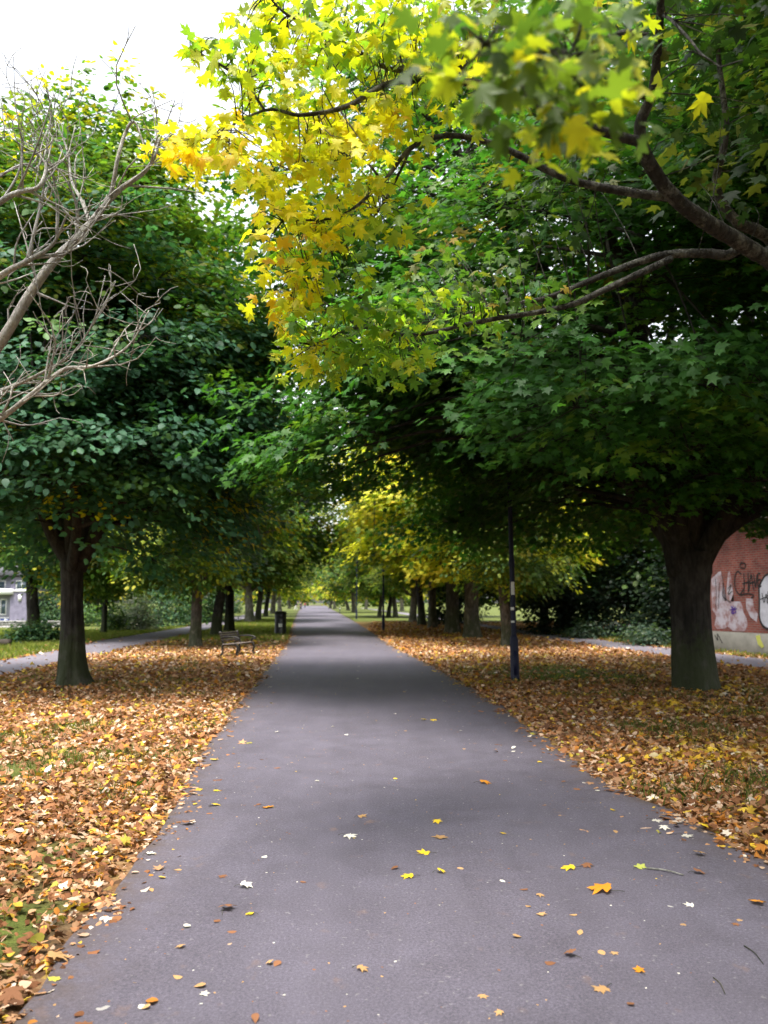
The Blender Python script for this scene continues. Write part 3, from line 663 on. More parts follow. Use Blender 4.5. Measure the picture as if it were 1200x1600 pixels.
REG = [  # cx, cy, rx, ry, depth, spread, clusters, palette
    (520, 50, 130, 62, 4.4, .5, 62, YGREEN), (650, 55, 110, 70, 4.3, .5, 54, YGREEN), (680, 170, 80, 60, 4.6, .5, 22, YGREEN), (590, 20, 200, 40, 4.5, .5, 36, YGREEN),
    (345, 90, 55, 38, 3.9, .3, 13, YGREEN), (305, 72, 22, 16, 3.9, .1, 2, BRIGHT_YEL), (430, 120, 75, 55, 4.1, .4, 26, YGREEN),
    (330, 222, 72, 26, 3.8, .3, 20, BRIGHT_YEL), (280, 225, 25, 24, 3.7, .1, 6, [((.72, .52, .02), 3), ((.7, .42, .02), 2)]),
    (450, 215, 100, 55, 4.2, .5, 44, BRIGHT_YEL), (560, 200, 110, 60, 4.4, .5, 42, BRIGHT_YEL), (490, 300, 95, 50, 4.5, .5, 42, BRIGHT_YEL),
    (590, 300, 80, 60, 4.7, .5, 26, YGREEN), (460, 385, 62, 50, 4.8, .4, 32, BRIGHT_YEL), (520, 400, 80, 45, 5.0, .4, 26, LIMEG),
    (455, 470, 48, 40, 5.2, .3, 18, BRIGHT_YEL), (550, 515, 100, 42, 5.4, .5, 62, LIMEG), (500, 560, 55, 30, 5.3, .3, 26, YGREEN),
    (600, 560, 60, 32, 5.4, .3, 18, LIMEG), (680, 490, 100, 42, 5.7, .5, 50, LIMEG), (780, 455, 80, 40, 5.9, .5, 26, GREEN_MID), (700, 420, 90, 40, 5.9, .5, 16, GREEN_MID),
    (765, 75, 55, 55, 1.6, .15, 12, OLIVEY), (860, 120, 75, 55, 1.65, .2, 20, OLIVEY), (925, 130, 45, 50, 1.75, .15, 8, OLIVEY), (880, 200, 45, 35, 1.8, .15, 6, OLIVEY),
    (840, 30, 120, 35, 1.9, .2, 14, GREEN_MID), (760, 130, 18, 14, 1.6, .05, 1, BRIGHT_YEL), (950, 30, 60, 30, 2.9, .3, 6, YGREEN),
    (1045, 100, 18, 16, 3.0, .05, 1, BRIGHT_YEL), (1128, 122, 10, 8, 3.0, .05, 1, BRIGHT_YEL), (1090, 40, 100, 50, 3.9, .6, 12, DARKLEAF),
    (1110, 200, 110, 90, 5.0, .8, 14, DARKLEAF), (930, 250, 90, 60, 5.2, .7, 10, DARKLEAF), (1150, 300, 60, 60, 5.4, .6, 7, DARKLEAF), (860, 330, 90, 60, 5.6, .6, 8, DARKLEAF),  # DARKLEAF puts the shade of the top right corner into leaf colour
]
BP = np.concatenate([p for p, _ in BR]); tw = [[] for _ in limbs]; owner = np.concatenate([np.full(sum(len(p) for p, _ in L), i) for i, L in enumerate(limbs)])
LPn, LN, LTp, LSz, LC = [], [], [], [], []
g = np.random.default_rng(42)
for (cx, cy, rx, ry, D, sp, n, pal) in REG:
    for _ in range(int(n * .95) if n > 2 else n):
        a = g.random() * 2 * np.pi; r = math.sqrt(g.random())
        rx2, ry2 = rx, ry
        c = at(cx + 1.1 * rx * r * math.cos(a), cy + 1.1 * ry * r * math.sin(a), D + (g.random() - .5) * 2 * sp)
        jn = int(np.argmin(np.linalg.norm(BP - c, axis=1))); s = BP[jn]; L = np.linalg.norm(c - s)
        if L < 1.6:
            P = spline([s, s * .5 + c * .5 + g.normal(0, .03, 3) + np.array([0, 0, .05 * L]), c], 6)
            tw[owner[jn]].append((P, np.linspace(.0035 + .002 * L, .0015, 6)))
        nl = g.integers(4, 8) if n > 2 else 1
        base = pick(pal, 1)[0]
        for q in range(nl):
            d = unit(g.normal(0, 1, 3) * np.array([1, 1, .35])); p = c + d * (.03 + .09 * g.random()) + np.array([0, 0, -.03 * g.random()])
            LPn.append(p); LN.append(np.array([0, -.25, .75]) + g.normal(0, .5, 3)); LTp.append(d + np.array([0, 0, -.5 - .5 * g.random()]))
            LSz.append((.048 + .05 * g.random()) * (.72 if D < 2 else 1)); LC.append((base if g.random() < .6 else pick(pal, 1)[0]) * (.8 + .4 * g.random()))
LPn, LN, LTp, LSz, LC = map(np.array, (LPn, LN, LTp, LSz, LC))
for L, t in zip(limbs, tw): put('branch', L + t, M['bark_limb'], mt, MT)
# the crown above and beyond the frame that shades the right of the picture
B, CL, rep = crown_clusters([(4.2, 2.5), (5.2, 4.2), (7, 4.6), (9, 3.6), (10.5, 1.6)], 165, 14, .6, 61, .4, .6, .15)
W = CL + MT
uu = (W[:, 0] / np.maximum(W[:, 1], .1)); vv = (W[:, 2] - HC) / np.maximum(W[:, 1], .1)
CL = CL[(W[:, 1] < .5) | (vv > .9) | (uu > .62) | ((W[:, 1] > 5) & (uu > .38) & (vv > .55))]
P, N, T, S, C = sprays(CL, 13, .25, .3, .13, np.array([0, 0, 4.]), chooser(DARKLEAF, GREEN_MID, 4, 12))  # darker leaf colours carry part of the upper right shade
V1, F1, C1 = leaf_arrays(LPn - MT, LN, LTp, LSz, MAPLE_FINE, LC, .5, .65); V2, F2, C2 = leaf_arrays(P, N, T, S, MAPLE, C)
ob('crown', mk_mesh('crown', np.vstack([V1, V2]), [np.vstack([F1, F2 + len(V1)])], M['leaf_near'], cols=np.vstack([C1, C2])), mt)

# ------------------------------------------------------------------ bare tree (trunk just outside the frame, left)
BT = np.array([-5.0, 6.3, 0.])
bt = empty('bare_tree', BT, 0, 'leafless tree with pale grey dead branches reaching in from the left edge', 'tree')
tb = MB(); trunk_tube(tb, [(0, 0, -.15), (.05, 0, 1), (0, 0, 2.2), (-.1, .1, 3.6), (-.2, .1, 5.5), (-.3, .2, 7.2)], [.2, .17, .15, .12, .07, .02], 1.5, 24, .06, 9)
tb.build('trunk', M['bark_bare'], bt, True)
BR = []
BL = [
    [branch([(-90, 640, 6.1), (0, 540, 5.9), (60, 440, 5.8), (120, 372, 5.8), (150, 340, 5.8), (185, 298, 5.7), (225, 270, 5.7), (243, 243, 5.6), (248, 215, 5.6)], .05, .006, (-5, 6.3, 1.9)),
     branch([(172, 308, 5.7), (183, 250, 5.6), (197, 205, 5.6), (206, 191, 5.5), (215, 200, 5.5), (228, 235, 5.5)], .018, .005),
     branch([(142, 348, 5.8), (118, 290, 5.9), (105, 235, 6.0), (88, 190, 6.0)], .016, .004), branch([(120, 372, 5.8), (118, 320, 5.7), (100, 275, 5.6), (72, 250, 5.5)], .014, .004)],
    [branch([(-80, 500, 5.6), (0, 432, 5.5), (45, 407, 5.4), (85, 380, 5.4), (110, 330, 5.3)], .035, .006, (-5, 6.3, 2.5)), branch([(45, 407, 5.4), (60, 340, 5.4), (66, 300, 5.4), (70, 255, 5.3)], .014, .004)],
    [branch([(-60, 360, 5.4), (0, 315, 5.2), (30, 300, 5.1), (60, 292, 5.1), (70, 262, 5.1), (58, 240, 5.1)], .028, .006, (-5, 6.3, 3.2)), branch([(0, 318, 5.2), (25, 270, 5.2), (40, 200, 5.2)], .012, .003)],
    [branch([(-60, 690, 5.7), (0, 655, 5.6), (70, 600, 5.5), (105, 575, 5.5), (150, 570, 5.4), (200, 540, 5.4), (232, 485, 5.4)], .026, .004, (-5, 6.3, 1.7)), branch([(72, 598, 5.5), (76, 560, 5.5), (78, 525, 5.5)], .008, .003)],
    [branch([(-60, 640, 5.9), (0, 612, 5.8), (60, 585, 5.7), (110, 555, 5.7), (145, 505, 5.6), (180, 440, 5.6)], .02, .003, (-5, 6.3, 1.9))],
    [branch([(-20, 290, 5.5), (60, 260, 5.6), (78, 200, 5.7), (74, 135, 5.7)], .012, .003, (-5.1, 6.4, 3.4))],
]
g = np.random.default_rng(15)
for L in BL:
    t = []
    for P, rad in list(L):
        ln = np.linalg.norm(P[-1] - P[0])
        for _ in range(int(3 + ln * 3.6)):
            i = g.integers(len(P) // 4, len(P) - 1); d = unit(P[min(i + 1, len(P) - 1)] - P[i])
            d = unit(d * .7 + g.normal(0, .6, 3) + np.array([.1, 0, .25])); l = .18 + .5 * g.random()
            Q = spline([P[i], P[i] + d * l * .5 + g.normal(0, .055, 3), P[i] + d * l + np.array([0, 0, .12 * l]) + g.normal(0, .05, 3)], 6)
            if Q[-1][2] > 5.6: continue
            r = min(rad[i] * .6, .009); t.append((Q, np.linspace(r, .003, 6)))
            for _ in range(2):
                k = g.integers(2, 6); d2 = unit(d + g.normal(0, .7, 3)); l2 = .08 + .22 * g.random()
                t.append((spline([Q[k], Q[k] + d2 * l2 * .5 + g.normal(0, .03, 3), Q[k] + d2 * l2], 4), np.linspace(.0035, .0022, 4)))
    put('branch', L + t, M['bark_bare'], bt, BT)

# ------------------------------------------------------------------ leaf litter and grass
LIT = [((.19, .08, .036), 5.5), ((.285, .128, .056), 6.5), ((.38, .21, .11), 6.5), ((.50, .34, .23), 4), ((.11, .05, .026), 3), ((.56, .37, .05), 1.8), ((.48, .19, .035), 2.6), ((.62, .52, .42), .8), ((.33, .3, .05), .4)]
LITY = [((.64, .43, .04), 5), ((.6, .36, .04), 3), ((.36, .17, .05), 5), ((.5, .32, .12), 3), ((.2, .09, .035), 4), ((.64, .52, .3), 1)]
def scatter(x0, x1, y0, y1, dens, mask):
    n = int((x1 - x0) * (y1 - y0) * dens); x = x0 + (x1 - x0) * rng.random(n); y = y0 + (y1 - y0) * rng.random(n)
    k = mask(x, y); return x[k], y[k]
def lit_mask(side):
    def f(x, y):
        edge = (xl(y) - x) if side < 0 else (x - xr(y))
        p = litter_density(x, y) * np.clip((edge + .14 + .3 * (vnoise(np.stack([x, y], -1), 2.2) - .5)) / .26, 0, 1)
        p = np.maximum(p, .10 * np.exp(-np.abs(edge) / .28) * (edge < .1) * vnoise(np.stack([x, y], -1), 1.3))
        p = np.where(on_left(x, y, -.15) | on_right(x, y, -.25), p * .05, p)
        fov = (np.abs(x) < .56 * np.maximum(y, 0) + 1.2)
        return fov & (rng.random(len(x)) < p) & (edge > -.9)
    return f
def litter(side, parts, name, label):
    Vs, Fs, Cs, n0 = [], [], [], 0
    for (y0, y1, dens, shape, s0) in parts:
        xm = .56 * y1 + 1.2
        x, y = scatter(*((-xm, 0) if side < 0 else (-1, xm)), y0, y1, dens, lit_mask(side)); n = len(x)
        onp = on_main(x, y, .03); z = np.where(onp, .012, gz(x, y) + .012 + rng.random(n) ** 2 * .045)
        N = np.array([0, 0, 1.]) + rng.normal(0, .36, (n, 3)) * np.where(onp, .2, 1)[:, None]; a = rng.random(n) * 2 * np.pi
        T = np.stack([np.cos(a), np.sin(a), rng.normal(0, .2, n) * np.where(onp, .1, 1)], -1)
        C = pick(LIT, n)
        yl = (vnoise(np.stack([x, y], -1), .9) * .75 + rng.random(n) * .45) > (.99 if side < 0 else .81) + .1 * np.clip((y - 12) / 6, 0, 1)
        C[yl] = pick(LITY, int(yl.sum())); C *= .72 + .5 * rng.random((n, 1))
        S = s0 * (.4 + .8 * rng.random(n) ** 1.3)
        V, Fc, Cc = leaf_arrays(np.stack([x, y, z], -1), N, T, S, shape, C, .8, 1.0)
        Vs.append(V); Fs.append(Fc + n0); Cs.append(Cc); n0 += len(V)
    tag(ob(name, mk_mesh(name, np.vstack(Vs), [f for f in Fs], M['litter'], cols=np.vstack(Cs))), label, kind='stuff')
litter(-1, [(1.5, 7, 640, MAPLE_FINE, .068), (1.5, 7, 640, OVATE, .06), (7, 16, 360, MAPLE, .088), (7, 16, 280, OVATE, .085), (16, 30, 230, OVATE, .12), (30, 60, 90, OVATE, .16)], 'leaf_litter', 'carpet of brown and orange fallen leaves left of the path')
litter(1, [(1.5, 8, 600, MAPLE_FINE, .078), (1.5, 8, 520, OVATE, .062), (8, 17, 360, MAPLE, .09), (8, 17, 260, OVATE, .085), (17, 32, 230, OVATE, .12), (32, 70, 80, OVATE, .16)], 'leaf_litter', 'carpet of brown and yellow fallen leaves right of the path')
# grass blades
def blades(x, y, h, w, pal, name, label):
    n = len(x); z = gz(x, y); a = rng.random(n) * 2 * np.pi; H = h * (.5 + .8 * rng.random(n)); le = rng.normal(0, .45, (n, 2)) * H[:, None]
    b = np.stack([x, y, z], -1); d = np.stack([np.cos(a), np.sin(a), 0 * a], -1) * w * .5
    mid = b + np.stack([le[:, 0] * .3, le[:, 1] * .3, H * .6], -1); tip = b + np.stack([le[:, 0], le[:, 1], H], -1)
    V = np.stack([b - d, b + d, mid + d * .7, tip, mid - d * .7], 1).reshape(-1, 3)
    i = np.arange(n)[:, None] * 5
    tag(ob(name, mk_mesh(name, V, [i + np.arange(5)[None]], M['leaf'], cols=pick(pal, n) * (.7 + .6 * rng.random((n, 1))))), label, kind='stuff')
GR = [((.08, .13, .022), 4), ((.12, .17, .03), 4), ((.18, .2, .05), 2), ((.05, .085, .02), 3), ((.28, .24, .1), 1)]
def tuft(x, y):
    e = np.maximum(xl(y) - x, x - xr(y)); d = litter_density(x, y)
    return (e > .05) & (np.abs(x) < .52 * y + .8) & (rng.random(len(x)) < np.clip((vnoise(np.stack([x, y], -1), 1.1) - .52) * 2.5 + (.75 - d) * .9, 0, 1)) & ~on_left(x, y, .1) & ~on_right(x, y, .1)
xa, ya = scatter(-9, 9, 2, 12, 900, tuft); xb, yb = scatter(-14, 12, 12, 24, 260, tuft)
blades(np.r_[xa, xb], np.r_[ya, yb], .085, .008, GR, 'grass', 'tufts of grass showing between the fallen leaves')
def lawn(x, y): return (x < np.interp(y, SLd, SLl) - .05) & (np.abs(x) < .52 * y + .8)
xa, ya = scatter(-26, -9, 16, 46, 130, lawn); xb, yb = scatter(8, 14, 24, 44, 110, lambda x, y: (x > np.interp(y, SRd, SRr) + .05))
xc, yc = scatter(-14, -3, 34, 80, 60, lambda x, y: ~on_left(x, y, .1) & ~on_main(x, y, .1))
blades(np.r_[xa, xb, xc], np.r_[ya, yb, yc], .12, .03, [((.15, .19, .03), 4), ((.2, .225, .04), 4), ((.27, .26, .07), 2), ((.10, .14, .03), 2)], 'grass', 'mown lawn beyond the side paths')

# ------------------------------------------------------------------ leaves and twigs lying on the path
YE, OR, BRN, PALE, TAN, GRN = (.66, .46, .03), (.55, .22, .02), (.22, .10, .05), (.62, .58, .5), (.42, .25, .11), (.42, .45, .10)
BIG = [(954, 1398, .13, OR, 'large bright orange maple leaf on the path, right of centre'), (897, 1361, .085, YE, 'yellow maple leaf touching a brown one on the path'),
       (921, 1356, .07, BRN, 'brown leaf beside the yellow maple leaf on the path'), (995, 1360, .075, GRN, 'green and white leaf at the end of the pale stick'),
       (1085, 1367, .07, BRN, 'curled brown leaf right of the pale stick'), (1092, 1340, .075, TAN, 'flat tan leaf lying above the curled brown leaf'),
       (1184, 1418, .085, OR, 'orange leaf at the right edge of the view on the path'), (670, 1338, .085, YE, 'yellow lobed leaf near the path centre below a pinkish one'),
       (645, 1375, .075, YE, 'rounded lime yellow leaf with a brown stem piece near path centre'), (684, 1368, .055, YE, 'small yellow leaf right of the rounded lime yellow one'),
       (692, 1315, .1, TAN, 'flattened pinkish brown leaf in the path centre'), (682, 1287, .07, YE, 'yellow leaf above the flattened pinkish brown one'),
       (751, 1226, .1, OR, 'orange brown leaf alone in the middle distance of the path'), (540, 1310, .09, PALE, 'whitish upturned leaf left of the path centre'),
       (560, 1280, .07, TAN, 'curled tan leaf above the whitish upturned leaf'), (412, 1265, .09, OR, 'orange yellow leaf on the left half of the path'),
       (332, 1261, .07, YE, 'bright yellow leaf near the left path edge, lower of a line of three'), (338, 1236, .06, YE, 'bright yellow leaf near the left path edge, middle of a line of three'),
       (332, 1190, .08, YE, 'bright yellow leaf near the left path edge, upper of a line of three'), (287, 1291, .09, BRN, 'reddish brown leaf close to the left litter edge'),
       (377, 1389, .07, PALE, 'small pale curled leaf left of centre on the path'), (350, 1428, .085, BRN, 'dark brown leaf above a flattened stain on the left of the path'),
       (75, 1506, .10, TAN, 'big crumpled brown leaf at the left litter edge'), (22, 1556, .11, BRN, 'big dark brown leaf in the bottom left corner'),
       (230, 1337, .06, PALE, 'white upturned leaf at the left litter edge'), (897, 1502, .06, BRN, 'curled red brown leaf on the lower right of the path'),
       (948, 1550, .07, TAN, 'tan leaf pair lowest on the right of the path'), (1020, 1283, .08, PALE, 'pale leaf furthest left of three below the right litter edge'),
       (1036, 1295, .07, PALE, 'pale leaf in the middle of three below the right litter edge'), (1067, 1307, .08, PALE, 'pale leaf furthest right of three below the right litter edge'),
       (1096, 1297, .12, YE, 'large yellow maple leaf at the right litter edge'), (1002, 1526, .05, OR, 'small orange curled leaf near the bottom right'),
       (660, 1128, .09, YE, 'left one of two small yellow leaves side by side far up the path'), (681, 1127, .09, YE, 'right one of two small yellow leaves side by side far up the path'),
       (560, 1520, .05, TAN, 'small upright tan leaf at the bottom centre of the path'), (395, 1433, .045, YE, 'small lime yellow leaf on the lower left of the path')]
SMALL = [(783, 1307, YE), (622, 1361, BRN), (961, 1269, YE), (936, 1238, PALE), (961, 1301, TAN), (781, 1381, PALE), (851, 1512, BRN), (783, 1589, TAN), (907, 1461, TAN), (801, 1471, TAN), (937, 1491, TAN), (961, 1493, TAN),
         (825, 1395, BRN), (840, 1403, TAN), (829, 1423, TAN), (842, 1436, TAN), (902, 1435, TAN), (751, 1561, TAN), (990, 1580, BRN), (1147, 1446, BRN), (1084, 1419, PALE), (410, 1344, PALE), (342, 1440, BRN), (370, 1460, BRN),
         (342, 1374, BRN), (470, 1381, BRN), (285, 1532, TAN), (217, 1575, PALE), (235, 1579, TAN), (322, 1546, TAN), (317, 1561, PALE), (398, 1595, BRN), (437, 1508, BRN), (425, 1512, TAN), (235, 1392, TAN), (289, 1454, PALE), (286, 1485, TAN),
         (435, 1146, PALE), (539, 1151, PALE), (520, 1138, PALE), (462, 1092, BRN), (495, 1222, PALE), (425, 1099, YE), (805, 1170, PALE), (806, 1176, PALE), (843, 1193, YE), (619, 1117, PALE), (694, 1099, PALE), (718, 1144, PALE), (772, 1178, BRN), (792, 1191, BRN)]
def pz(x, y): return .0045 + .012 * math.sin(math.pi * min(1, max(0, (x - float(xl(y))) / float(xr(y) - xl(y)))))
def one_leaf(px, py, s, col, label, group, shape):
    x, y = gr(px, py); a = random.random() * 6.28
    V, Fc, Cc = leaf_arrays(np.zeros((1, 3)), np.array([[random.gauss(0, .07), random.gauss(0, .07), 1]]), np.array([[math.cos(a), math.sin(a), .0]]), np.array([s]), shape, np.array([col]) * (.85 + .3 * random.random()), .22, .3)
    V[:, 2] -= V[:, 2].min(); mb = MB(); pal_ = shape is MAPLE_FINE
    o = ob('fallen_leaf', mk_mesh('fallen_leaf', V, [Fc], M['litter'], cols=Cc), None, (x, y, pz(x, y)))
    tag(o, label, 'leaf', group)
    if pal_:
        mb.tube(spline([(0, 0, .006), (-math.cos(a) * s * .3, -math.sin(a) * s * .3, .012), (-math.cos(a + .3) * s * .6, -math.sin(a + .3) * s * .6, .004)], 5), .0014, 4)
        mb.build('stem', M['bark_grey'], o)
for (px, py, s, col, lab) in BIG: one_leaf(px, py, s, col, lab, 'larger fallen leaves lying on the path', MAPLE_FINE)
nm = {YE: 'yellow', BRN: 'dark brown', PALE: 'whitish', TAN: 'tan'}
for (px, py, col) in SMALL:
    d = 'near' if py > 1340 else 'far'
    one_leaf(px, py, .035 + .02 * random.random() + (.02 if py < 1250 else 0), col, f'small {nm[col]} leaf scrap on the asphalt, ' + ('close to the viewer' if d == 'near' else 'farther up the path'), f'small {nm[col]} leaf scraps {d} on the path', random.choice((MAPLE, OVATE, OVATE)))
for (px, py, px2, py2, r, lab, mm) in ((1010, 1361, 1068, 1372, .006, 'pale straight stick on the path by the green leaf', 'bark_bare'), (1163, 1483, 1193, 1512, .003, 'thin dark twig at the lower right edge of the path', 'bark_dark'), (1115, 1534, 1133, 1560, .003, 'short thin twig below the dark twig on the path', 'bark_grey')):
    a = np.array([*gr(px, py), 0]); b = np.array([*gr(px2, py2), 0]); a[2] = b[2] = pz(a[0], a[1]) + r; mb = MB(); mid = (a + b) / 2 + np.array([.01, .01, .004])
    mb.tube(spline([(0, 0, 0), mid - a, b - a], 8), np.linspace(r, r * .6, 8), 6, .2)
    tag(mb.build('twig', M[mm], None, True, a), lab, 'twig')
# crumbs: far too many and too small to count
n = 3200; y = 2.2 + 40 * rng.random(n) ** 1.5; t = rng.random(n); t = np.where(rng.random(n) < .55, t, np.where(rng.random(n) < .5, t ** 3 * .5, 1 - t ** 3 * .5)); x = xl(y) * (1 - t) + xr(y) * t
S = np.where(rng.random(n) < .06, .04, .011) * (.6 + .8 * rng.random(n)) * (1 + y / 22)
keep = rng.random(n) < np.where(y < 14, .6, 1); x, y, S = x[keep], y[keep], S[keep]; n = len(x); a = rng.random(n) * 6.28
C = pick([(PALE, 1.2), (TAN, 4), (BRN, 5), (YE, .7), ((.4, .38, .36), 2)], n) * (.8 + .4 * rng.random((n, 1)))
tag(ob('leaf_crumbs', leaf_mesh('leaf_crumbs', np.stack([x, y, .0055 + .012 * np.sin(np.pi * np.clip((x - xl(y)) / (xr(y) - xl(y)), 0, 1))], -1), np.array([0, 0, 1.]) + rng.normal(0, .06, (n, 3)), np.stack([np.cos(a), np.sin(a), 0 * a], -1), S, OVATE, C, M['litter'], .15, .15)), 'tiny crumbs of leaf scattered over the asphalt', kind='stuff')

# ------------------------------------------------------------------ street lamps
def lamp(px, py, label, lean=0.0, sticker=True):
    x, y = gr(px, py); e = empty('street_lamp', (x, y, -.01), 0, label, 'street lamp', 'street lamps right of the path'); e.rotation_euler = (0, lean, 0)
    mb = MB(); mb.lathe([(.001, -.1), (.1, -.1), (.1, .0), (.092, .03), (.09, .82), (.085, .87), (.062, .93), (.055, .94)], 24); mb.build('base', M['navy'], e, True)
    mb = MB(); mb.lathe([(.055, .94), (.055, 2.55), (.05, 2.6), (.046, 4.2), (.038, 5.4)], 20)
    mb.lathe([(.06, 2.36), (.064, 2.38), (.064, 2.5), (.06, 2.52)], 20); mb.build('post', M['navy'], e, True)
    mb = MB(); mb.box((-.035, -.096, .12), (.035, -.0905, .62)); mb.build('access_door', M['navy'], e)
    if sticker:
        mb = MB(); th = np.linspace(-2.3, -.9, 8)
        for z0, z1, r, t0 in ((1.78, 2.05, .0575, th), (1.46, 1.52, .0575, th - .5), (1.2, 1.24, .0575, th - .4)):
            V = np.array([[r * math.cos(t), r * math.sin(t), z] for z in (z0, z1) for t in t0]); mb.add(V, [[i, i + 1, i + 9, i + 8] for i in range(7)])
        mb.build('notice', M['paper'], e)
    mb = MB(); mb.lathe([(.04, 5.38), (.07, 5.42), (.16, 5.75), (.17, 5.78)], 20); mb.lathe([(.19, 5.78), (.19, 5.81), (.11, 5.92), (.001, 5.95)], 20); mb.build('lantern', M['navy'], e, True); return e
lamp(805, 1063, 'nearest navy street lamp post with a white notice on it', -.012)
lamp(599, 985, 'slim dark street lamp post farther up, beside the three thin trees', 0, False)
lamp(557, 967, 'distant navy street lamp post in front of the broad brown trunk', 0, False)

# ------------------------------------------------------------------ litter bin
x, y = gr(438, 991)
e = empty('litter_bin', (x, y, -.01), R(12), 'black litter bin with a domed lid and white sticker on the left verge', 'litter bin')
mb = MB()
mb.lathe([(.001, -.03), (.305, -.03), (.305, .05), (.295, .06), (.298, 1.03), (.29, 1.05), (.001, 1.05)], 32); mb.build('body', M['black'], e, True)
mb = MB(); mb.lathe([(.26, 1.045), (.32, 1.045), (.325, 1.09), (.31, 1.13), (.22, 1.18), (.001, 1.2)], 32)
mb.build('lid', M['black'], e, True)
mb = MB(); th = np.linspace(-2.0, -1.35, 7); V = np.array([[.3005 * math.cos(t), .3005 * math.sin(t), z] for z in (.38, .56) for t in th]); mb.add(V, [[i, i + 1, i + 8, i + 7] for i in range(6)]); mb.build('sticker', M['paper'], e)
for t0 in (-1.95, 1.2):  # flat dark patches stand for the shaded slots; the body is closed
    mb = MB(); th = np.linspace(t0, t0 + .7, 8); V = np.array([[.3005 * math.cos(t), .3005 * math.sin(t), z] for z in (.8, .96) for t in th]); mb.add(V, [[i, i + 1, i + 9, i + 8] for i in range(7)]); mb.build('slot_shade_patch', M['iron'], e)

# ------------------------------------------------------------------ bench
x, y = gr(373, 1024)
e = empty('park_bench', (x, y, float(gz(x, y)) + .02), R(74), 'wooden slatted park bench with curled black iron ends on fallen leaves', 'bench')
e.scale = (.86, 1, .82)
L = .72    # half length; bench faces local -Y
for k in range(5):
    y0 = -.21 + .092 * k; mb = MB(); mb.box((-L, y0, .43 - .008 * k), (L, y0 + .075, .46 - .008 * k)); mb.build('seat_slat', M['slat'], e)
for k in range(4):
    z0 = .53 + .085 * k; yb = .255 + .022 * k; mb = MB(); mb.box((-L, yb, z0), (L, yb + .026, z0 + .066)); mb.build('back_slat', M['wood'], e)
for s in (-1, 1):
    X = s * (L - .06); mb = MB()
    mb.tube(spline([(X, -.26, 0), (X, -.2, .1), (X, -.24, .25), (X, -.2, .41)], 12), .034, 8); mb.tube(spline([(X, .34, 0), (X, .25, .12), (X, .27, .3), (X, .24, .42), (X, .29, .6), (X, .36, .88)], 16), .034, 8)
    mb.tube(spline([(X, -.2, .41), (X, 0, .4), (X, .24, .41)], 6), .03, 8); mb.build('end_frame', M['iron'], e, True)
    mb = MB(); mb.tube(spline([(X, .3, .66), (X, .1, .69), (X, -.15, .68), (X, -.27, .63), (X, -.27, .57), (X, -.22, .56), (X, -.21, .6)], 18), .03, 8)
    mb.tube(spline([(X, -.2, .41), (X, -.14, .5), (X, -.2, .62), (X, -.17, .67)], 8), .022, 6); mb.build('armrest', M['iron'], e, True)

# ------------------------------------------------------------------ brick building with graffiti
W0 = np.array([10.55, 29.0]); Wd = unit(np.array([.72, -2.7])); Wn = np.array([-Wd[1], Wd[0]]);  Wn = Wn if Wn[0] < 0 else -Wn
LEN, DEP, HW = 14.0, 8.0, 4.3
def quadmesh(mb, a, b, z0, z1):
    V = [(*a, z0), (*b, z0), (*b, z1), (*a, z1)]; mb.add(V, [[0, 1, 2, 3]])
bb = empty('brick_building', (W0[0], W0[1], 0), 0, 'low red brick building covered in graffiti behind the massive trunk', 'building')
def uvbox(name, corners, z0, z1, m, parent, off):
    n = len(corners); V = []; Q = []; UV = []
    s = 0
    for i in range(n):
        a, b = np.array(corners[i]), np.array(corners[(i + 1) % n]); l = np.linalg.norm(b - a); k = len(V)
        V += [(*(a - off), z0), (*(b - off), z0), (*(b - off), z1), (*(a - off), z1)]; Q.append([k, k + 1, k + 2, k + 3])
        UV += [(s, z0), (s + l, z0), (s + l, z1), (s, z1)]; s += l
    k = len(V); V += [(*(np.array(c) - off), z1) for c in corners]; me = mk_mesh(name, V, [Q], m)
    uv = me.uv_layers.new(name='UVMap'); uv.data.foreach_set('uv', np.array(UV, np.float32).ravel())
    return ob(name, me, parent)
c4 = [W0, W0 + Wd * LEN, W0 + Wd * LEN - Wn * DEP, W0 - Wn * DEP]
uvbox('wall', c4, .6, HW, M['brick'], bb, W0)
mb = MB(); p = .045
V = []
for c_, sx, sy in ((c4[0], -1, 1), (c4[1], 1, 1), (c4[2], 1, -1), (c4[3], -1, -1)):
    q = c_ + Wd * sx * p + Wn * sy * p - W0; V += [(q[0], q[1], -.2), (q[0], q[1], .66)]
mb.add(V, [[0, 2, 3, 1], [2, 4, 5, 3], [4, 6, 7, 5], [6, 0, 1, 7], [1, 3, 5, 7]]); mb.build('plinth', M['concrete'], bb)
mb = MB(); o_ = .35; e0 = W0 * 0
cs = [W0 + Wd * -o_ + Wn * o_, W0 + Wd * (LEN + o_) + Wn * o_, W0 + Wd * (LEN + o_) - Wn * (DEP + o_), W0 - Wd * o_ - Wn * (DEP + o_)]
r1, r2 = W0 - Wd * o_ - Wn * DEP / 2, W0 + Wd * (LEN + o_) - Wn * DEP / 2
V = [(*(c_ - W0), HW) for c_ in cs] + [(*(r1 - W0), HW + 1.7), (*(r2 - W0), HW + 1.7)]
mb.add(V, [[0, 1, 5, 4], [2, 3, 4, 5], [0, 3, 2, 1]], [[1, 2, 5], [3, 0, 4]]); mb.build('roof', M['roof'], bb)
mb = MB(); gq = [W0 + Wn * .12 - Wd * o_, W0 + Wn * .12 + Wd * (LEN + o_)]
mb.tube([(*(gq[0] - W0), HW - .06), (*(gq[1] - W0), HW - .06)], .06, 8); mb.build('gutter', M['white'], bb, True)
